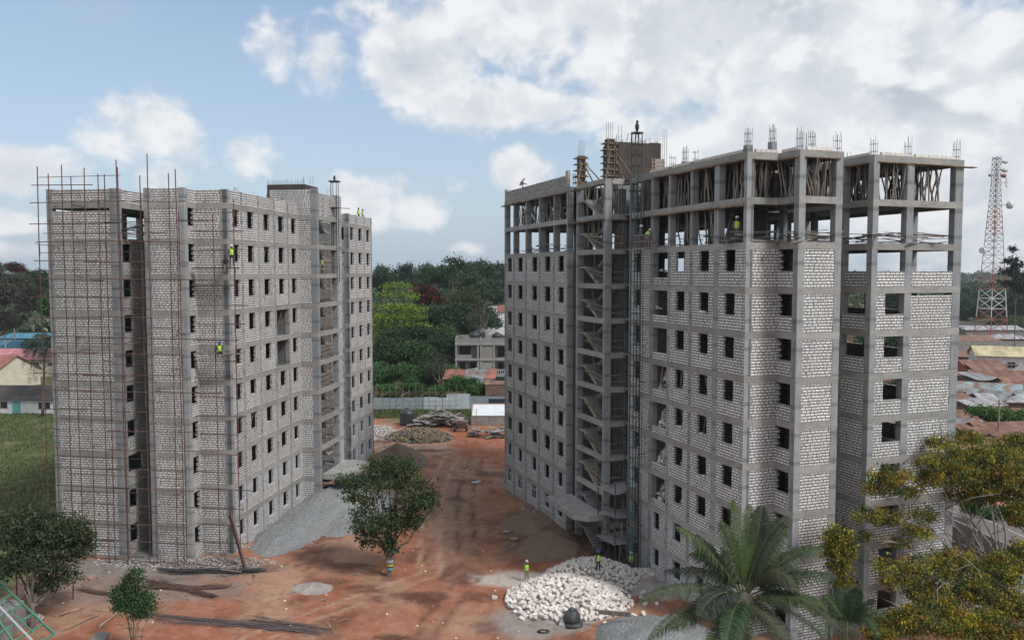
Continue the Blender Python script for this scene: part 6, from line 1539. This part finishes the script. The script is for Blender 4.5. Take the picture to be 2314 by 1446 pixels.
# ---- lattice telecom mast
TD=286.0; tb=Vector((atd(2238,775,TD).x,TD,0)); ttop=atd(2252,355,TD).z
tw=empty('telecom_mast',tb,.25,'tall red and white lattice telecom mast with dishes and antennas on the right','mast')
RDP=m_simple('mast_red',(.30,.10,.075),(.26,.09,.07),1,.6); WHP=m_simple('mast_white',(.62,.62,.63),(.5,.5,.5),1,.6); GYP=m_simple('mast_grey',(.30,.30,.31),(.24,.23,.23),1,.6)
H=ttop
def hw(z): return 5.0*(1-z/H)**1.0*.80+1.0 if z<H*.86 else 1.0+5*.8*(1-.86)
def hw(z): t=min(z/H,.88); return 3.7-(3.7-.95)*t/.88
zs=[0]; 
while zs[-1]<H-.5: zs.append(min(H,zs[-1]+max(1.8,hw(zs[-1])*1.15)))
cx=lambda z:1.6*(z/H)*0
for bi in range(7):
    z0,z1=H*bi/7,H*(bi+1)/7; mt=(RDP,WHP,RDP,GYP,RDP,GYP,GYP)[bi]
    m=MB(); c=[(-1,-1),(1,-1),(1,1),(-1,1)]
    for (a,b) in c: m.tube([(a*hw(z0),b*hw(z0),z0),(a*hw(z1),b*hw(z1),z1)],.16-.012*bi,5)
    for k in range(len(zs)-1):
        if not(z0<=zs[k]<z1): continue
        w0,w1=hw(zs[k]),hw(zs[k+1]); 
        for i in range(4):
            (a,b),(a2,b2)=c[i],c[(i+1)%4]
            m.tube([(a*w0,b*w0,zs[k]),(a2*w1,b2*w1,zs[k+1])],.075,4); m.tube([(a2*w0,b2*w0,zs[k]),(a*w1,b*w1,zs[k+1])],.075,4); m.tube([(a*w0,b*w0,zs[k]),(a2*w0,b2*w0,zs[k])],.07,4)
    m.build('lattice_section',mt,tw)
m=MB(); m.box(-.5,.5,-.1,.1,0,H*.97); 
m=MB(); [m.tube([(x,-.2,0),(x,-.2,H*.97)],.05,4) for x in (-.35,0,.35)]; m.build('cable_ladder',STEEL,tw)
for (x,z,r,mt) in ((5.2,H*.745,1.35,WHP),(-4.6,H*.50,1.1,WHP),(2.6,H*.93,.8,WHP),(2.6,H*.975,.7,WHP),(2.2,H*.90,.7,RDP),(-2.4,H*.90,.5,GYP)):
    m=MB(); s=1 if x>0 else -1; m.tube([(x-s*.5,-.3,z),(x+s*.1,-.4,z),(x+s*1.0,-.6,z)],[r*.5,r,r],14); m.build('dish',mt,tw,smooth=False)
    m=MB(); m.tube([(s*hw(z),0,z),(x,-.3,z)],.1,4); m.build('dish_bracket',GYP,tw)
for (x,z) in ((-3.0,H*.86),(-2.4,H*.855),(2.9,H*.865),(3.3,H*.86),(-3.9,H*.64),(-.3,H*.90),(.8,H*.70),(-.8,H*.62)):
    m=MB(); m.box(x-.2,x+.2,-1.6,-1.35,z-1.6,z+1.6); m.build('panel_antenna',WHP,tw); m=MB(); m.tube([(0,-.8,z),(x,-1.4,z)],.06,4); m.build('antenna_bracket',GYP,tw)
# ---- foreground left: green steel roof frame and wall end
GRN=m_simple('green_steel',(.10,.26,.17),(.07,.19,.13),5,.6,0,.4)
fr=empty('steel_roof_frame',at(60,1446,3.2),0,'green painted steel roof frame corner at the bottom left','roof frame')
def L2(x,y,z=3.2): v=at(x,y,z)-fr.location; return v
m=MB(); m.bar(L2(-30,1288),L2(123,1432),.10,.14); m.bar(L2(-60,1320),L2(52,1480),.10,.14); m.build('edge_beam',GRN,fr)
for i in range(7):
    t=i/6; a=L2(-20+143*t,1297+135*t); b=L2(-62+100*t,1316+165*t); d=(b-a); m=MB(); m.bar(a,a+d*2.2-Vector((0,0,.0)),.08,.12); m.build('purlin',GRN,fr)
m=MB(); m.tube([L2(-20,1350,3.3),L2(95,1470,3.3)],.07,6); m.build('pipe',WHITEP,fr)
m=MB(); m.tube([L2(-10,1345,3.3),L2(110,1462,3.3)],.04,6); m.build('pipe',GRN,fr)
m=MB(); v=at(20,1430,0)-fr.location; m.box(v.x-3,v.x+1.6,v.y-6,v.y-.5,-3.2,-.6); m.build('room_wall',WALLS['grey'],fr)
p=at(222,1446,1.6); m=MB(); m.add([(-.33,0,-2),(.33,0,-2),(.9,-3.6,-2),(.1,-3.6,-2),(-.33,0,0),(.33,0,0),(.9,-3.6,0),(.1,-3.6,0)],BOXF); m.add([(-.4,.06,-.0),(.4,.06,0),(1.0,-3.6,0),(.02,-3.6,0),(-.4,.06,.12),(.4,.06,.12),(1.0,-3.6,.12),(.02,-3.6,.12)],BOXF)
o=m.build('wall_end',WALLS['grey'],loc=(p.x-.1,p.y+.9,1.6)); tag(o,'grey capped concrete wall end at the bottom edge left of the rods','wall')
# litter at trunk: water pipe stakes
for (x0,y0,x1,y1,l) in ((38,1348,42,1272,'rusty stake standing behind the dark tree at the left'),(165,1354,165,1320,'short rusty stake right of the dark tree')):
    a=at(x0,y0,.6); m=MB(); m.tube([(0,0,0),(.05,0,(y0-y1)/F*a.y)],.05,5); o=m.build('stake',RUST,loc=a); tag(o,l,'stake')
# ---------------------------------------------------------------- people
SKIN=m_simple('dark_skin',(.085,.045,.030),(.065,.035,.024),6,.6)
def cl(n,c): return m_simple('cloth_'+n,c,tuple(k*.7 for k in c),9,.9)
VEST=m_simple('hi_vis',(.42,.75,.03),(.34,.62,.03),6,.8); VORG=m_simple('hi_vis_orange',(.75,.12,.02),(.6,.1,.02),6,.8); STRIPE=m_simple('reflective_tape',(.55,.57,.5),(.5,.5,.45),4,.5)
CN=cl('navy',(.03,.04,.07));CGY=cl('grey',(.16,.16,.16));CK=cl('khaki',(.26,.21,.15));CB=cl('black',(.02,.02,.022));CT=cl('tan',(.30,.25,.19))
HW=m_simple('helmet_white',(.7,.7,.7),(.65,.65,.65),2,.35); HB=m_simple('helmet_blue',(.03,.12,.42),(.03,.10,.36),2,.35)
POSES={
 'stand':dict(pel=.92,hip=0,knee=0,armL=(-.25,.05,-.95),armR=(.28,.05,-.95),fore=.1),
}
def person(loc,rz,label,shirt,pants,vest=None,helmet=None,pose='stand',sc=1.0):
    e=empty('person',loc,rz,label,'person'); e.scale=(sc,sc,sc)
    J={}
    P=lambda *a:Vector(a)
    if pose=='sit': pel=P(0,0,.12); sp=P(0,-.06,.62); leg=[(P(s*.10,0,.12),P(s*.15,-.42,.14),P(s*.16,-.50,-.30),P(s*.17,-.66,-.33)) for s in (-1,1)]
    elif pose=='crouch': pel=P(0,.1,.30); sp=P(0,-.18,.70); leg=[(P(s*.10,.1,.30),P(s*.17,-.32,.48),P(s*.15,-.12,.08),P(s*.16,-.33,.04)) for s in (-1,1)]
    elif pose=='bend': pel=P(0,.12,.90); sp=P(0,-.28,1.22); leg=[(P(s*.10,.12,.90),P(s*.12,.02,.48),P(s*.12,.06,.08),P(s*.13,-.12,.04)) for s in (-1,1)]
    elif pose=='stride': pel=P(0,0,.92); sp=P(0,-.03,1.42); leg=[(P(s*.10,0,.92),P(s*.11,-.12*s-.04,.49),P(s*.12,-.14*s+.04,.08),P(s*.13,-.14*s-.12,.04)) for s in (-1,1)]
    else: pel=P(0,0,.93); sp=P(0,0,1.43); leg=[(P(s*.10,0,.93),P(s*.12,-.02,.50),P(s*.13,0,.08),P(s*.15,-.15,.04)) for s in (-1,1)]
    up=(sp-pel).normalized(); hd=sp+up*.12; headc=sp+up*.24+P(0,-.02,0)
    sh=[sp+P(s*.19,0,-.03) for s in (-1,1)]
    if pose=='raise': arms=[(sh[0],sh[0]+P(-.10,-.08,.26),sh[0]+P(-.02,-.12,.52)),(sh[1],sh[1]+P(.06,-.12,.24),sh[1]+P(-.10,-.22,.44))]
    elif pose=='reach': arms=[(sh[0],sh[0]+P(-.26,-.06,-.10),sh[0]+P(-.50,-.10,-.20)),(sh[1],sh[1]+P(.07,.02,-.28),sh[1]+P(.06,-.06,-.52))]
    elif pose in('sit','crouch'): arms=[(sh[i],sh[i]+P(s*.07,-.14,-.23),sh[i]+P(-s*.02,-.36,-.30)) for i,s in ((0,-1),(1,1))]
    elif pose=='bend': arms=[(sh[i],sh[i]+P(s*.05,-.08,-.27),sh[i]+P(0,-.22,-.48)) for i,s in ((0,-1),(1,1))]
    else: arms=[(sh[i],sh[i]+P(s*.08,.03,-.28),sh[i]+P(s*.07,-.06,-.53)) for i,s in ((0,-1),(1,1))]
    V=[];E=[];Rr=[];
    def v(p,r): V.append(tuple(p));Rr.append(r);return len(V)-1
    def ed(a,b):E.append((a,b));return b
    a0=v(pel,.125); a1=ed(a0,v(pel.lerp(sp,.45),.115)); a2=ed(a1,v(pel.lerp(sp,.85),.125)); a3=ed(a2,v(sp+up*.05,.055)); a4=ed(a3,v(hd+up*.03,.075)); a5=ed(a4,v(headc+up*.03,.092)); a6=ed(a5,v(headc+up*.10,.06))
    face=up.cross(P(1,0,0)).normalized()*1; face=-face if face.y>0 else face
    ed(a4,v(headc+face*.10-up*.01,.018)); 
    for s in (-1,1): ed(a5,v(headc+P(s*.095,0,0),.016))
    for L in leg: 
        k0=ed(a0,v(L[0]+P(0,0,-.04),.088)); k1=ed(k0,v(L[1],.062)); k2=ed(k1,v(L[2],.042)); ed(k2,v(L[3],.036))
    for i,A in enumerate(arms):
        k0=ed(a2,v(A[0],.058)); k1=ed(k0,v(A[1],.043)); k2=ed(k1,v(A[2],.028)); d=(A[2]-A[1]).normalized(); sd_=d.cross(P(0,1,0)); sd_=(sd_ if sd_.length>.1 else P(1,0,0)).normalized()
        k3=ed(k2,v(A[2]+d*.06,.030))
        for j,f in enumerate((-.03,-.01,.01,.03)):
            f1=ed(k3,v(A[2]+d*.105+sd_*f,.009)); ed(f1,v(A[2]+d*(.15+.01*(j in(1,2)))+sd_*f*.9+P(0,-.02,0),.008))
        t1=ed(k2,v(A[2]+d*.06+P(0,-.045,0),.010)); ed(t1,v(A[2]+d*.10+P(0,-.05,0),.008))
    me=bpy.data.meshes.new('body'); me.from_pydata(V,E,[]); o=bpy.data.objects.new('body',me); COL.objects.link(o); o.parent=e
    for m_ in (SKIN,shirt,pants): me.materials.append(m_)
    sk=o.modifiers.new('s','SKIN'); 
    for i,r in enumerate(Rr): me.skin_vertices[0].data[i].radius=(r,r)
    me.skin_vertices[0].data[0].use_root=True
    su=o.modifiers.new('u','SUBSURF'); su.levels=1; su.render_levels=1
    dg=bpy.context.evaluated_depsgraph_get(); ev=o.evaluated_get(dg); nm_=bpy.data.meshes.new_from_object(ev,depsgraph=dg)
    o.modifiers.clear(); o.data=nm_; nm_.name='body'
    nm_.materials.clear(); [nm_.materials.append(k) for k in (SKIN,shirt,pants)]
    hz_=headc-up*.10
    for p_ in nm_.polygons:
        c=p_.center; p_.use_smooth=True
        side=min((c-arms[0][2]).length,(c-arms[1][2]).length)
        if (c-headc).dot(up)>-.13 and (c-headc).length<.22: p_.material_index=0
        elif side<.18: p_.material_index=0
        elif (c-pel).dot(up)>.03: 
            p_.material_index=1
        else: p_.material_index=2
        if min((c-leg[0][3]).length,(c-leg[1][3]).length)<.06: p_.material_index=2
        if pose in('sit','crouch') and c.z<pel.z+.02 : p_.material_index=2
        if pose in('sit','crouch') and any((c-(L[0].lerp(L[1],t))).length<.12 for L in leg for t in (.35,.6,.85,1)): p_.material_index=2
    m=MB()
    for s in (-1,1): m.ball(headc+face*.088+P(s*.032,0,0)+up*.02,.012,.008,.008,6,4)
    m.build('eyes',WHITEP,e)
    if vest:
        m=MB(); ax=up; b=pel.lerp(sp,.12); t=sp+up*.0; 
        def ring(p,rx,ry): return [p+P(math.cos(k*math.pi/6)*rx,0,0)+ax.cross(P(1,0,0)).normalized()*math.sin(k*math.pi/6)*ry for k in range(12)]
        rings=[ring(b,.165,.145),ring(b.lerp(t,.5),.17,.15),ring(b.lerp(t,.85),.19,.15),ring(t+up*.02,.13,.11)]
        k=len(m.v)
        for r_ in rings: m.v.extend([tuple(x_) for x_ in r_])
        for j in range(3):
            for i in range(12): m.f.append((j*12+i,j*12+(i+1)%12,(j+1)*12+(i+1)%12,(j+1)*12+i)); m.mi.append(0)
        vo=m.build('vest',vest,e,smooth=True)
        m=MB(); 
        for tt in (.25,.5):
            c=b.lerp(t,tt); r1=ring(c-up*.02,.176,.156); r2=ring(c+up*.02,.178,.158); kk=len(m.v); m.v.extend([tuple(x_) for x_ in r1+r2])
            for i in range(12): m.f.append((kk+i,kk+(i+1)%12,kk+12+(i+1)%12,kk+12+i)); m.mi.append(0)
        m.build('reflective_band',STRIPE,vo)
    if helmet:
        m=MB(); m.ball(headc+up*.075,.125,.14,.105,12,7); m.ball(headc+up*.055+face*.04,.135,.165,.018,12,4); m.build('helmet',helmet,e,smooth=True)
    else:
        m=MB(); m.ball(headc+up*.055-face*.015,.103,.108,.085,10,6); m.build('hair',CB,e,smooth=True)
    return e
def pm_(M,x,y,z): return M@Vector((x,y,z))
p=at(1190,1313,.0); person((p.x,p.y,gzf(p.x,p.y)),.3,'worker in white helmet and green vest with both arms raised, standing on the red earth',CGY,CK,VEST,HW,'raise')
p=Vector((7.3,60.6,0)); p=at(1352,1310,.55); person((p.x,p.y,gzf(p.x,p.y)+bheap(p.x,p.y)+.05),3.5,"worker in blue helmet and green vest standing on the white block heap",CB,CN,VEST,HB,'reach')
person(pm_(Mrb,.35,1.55,27.02),-HR-.3,"worker in white helmet and yellow vest standing on the open floor, right block",CGY,CGY,VEST,HW)
person(pm_(Mrb,-1.25,11.0,26.92),-HR+2.2,'worker in white helmet bending over in the hoist platform',CN,CT,VEST,HW,'bend')
person(pm_(Mrb,-1.3,11.9,26.92),-HR+1,'person standing at the back of the hoist platform behind the mast',CGY,CN,None,HW)
person(pm_(Mrb,.6,10.4,21.02),-HR+.8,'worker in yellow vest crouching in the window opening beside the hoist, right block',CB,CB,VEST,None,'bend')
person(pm_(Mrb,-1.3,13.0,.1),-HR-.2,'worker in green vest at the foot of the hoist mast',CGY,CN,VEST,HW)
person(pm_(Mrb,-1.9,37.2,34.1),-HR+1.2,'worker in light helmet sitting on the parapet of the right block far wing',CK,CK,None,HW,'crouch')
person(pm_(Mrb,-.9,38.6,30.02),-HR,"person with white helmet among the props at the far corner of the right block",CK,CB,None,HW)
person(pm_(Mrb,-1.0,18.8,33.05),-HR+1,'worker in green vest half hidden behind the shuttered column on the roof',CGY,CB,VEST,None,'bend')
person(pm_(Mlb,.9,-1.05,ZL+24.64),-HLz+2.9,"worker in green vest standing on a scaffold board at the left block's near corner",CB,CN,VEST,HW)
person(pm_(Mlb,.3,-1.0,ZL+24.60),-HLz+.4,'man in dark clothes sitting on the scaffold board beside the standing worker',CB,CK,None,None,'sit')
person(pm_(Mlb,-.4,-1.0,ZL+17.42),-HLz+.3,'worker in blue helmet sitting on the lower scaffold board of the left block',CB,CN,VEST,HB,'sit')
person(pm_(Mlb,-.3,34.0,ZL+30.4),HLz+1.5,'worker in yellow vest leaning over the roof parapet of the left block, left of two',CGY,CN,VEST,None)
person(pm_(Mlb,-.3,35.6,ZL+30.35),HLz+1.5,'worker in yellow vest at the roof parapet of the left block, right of two',CGY,CN,VEST,None)
person(pm_(Mlb,1.1,18.3,ZL+24.0),HLz+1.5,'worker in faded green vest standing in the stair opening of the left block',CGY,CN,VEST,HW)
p=at(786,1076,1.0); person(pm_(Mlb,3.9,24.5,.8),HLz+1,'person in orange vest beside the entrance canopy of the left block',CB,CB,VORG,None,'bend')

# ---------------------------------------------------------------- air
m=MB(); m.box(-3400,3400,-300,3700,-6,96); hzm=bpy.data.materials.new('haze'); hzm.use_nodes=True; t=NT(hzm.node_tree)
v=t.n('ShaderNodeVolumePrincipled',ins={'Color':(.80,.88,.97,1),'Density':.00013,'Anisotropy':.2}); o_=t.n('ShaderNodeOutputMaterial'); t.t.links.new(v.outputs[0],o_.inputs[1])
o=m.build('haze',hzm); o['kind']='stuff'; o['label']='faint blue haze in the air over the whole site'
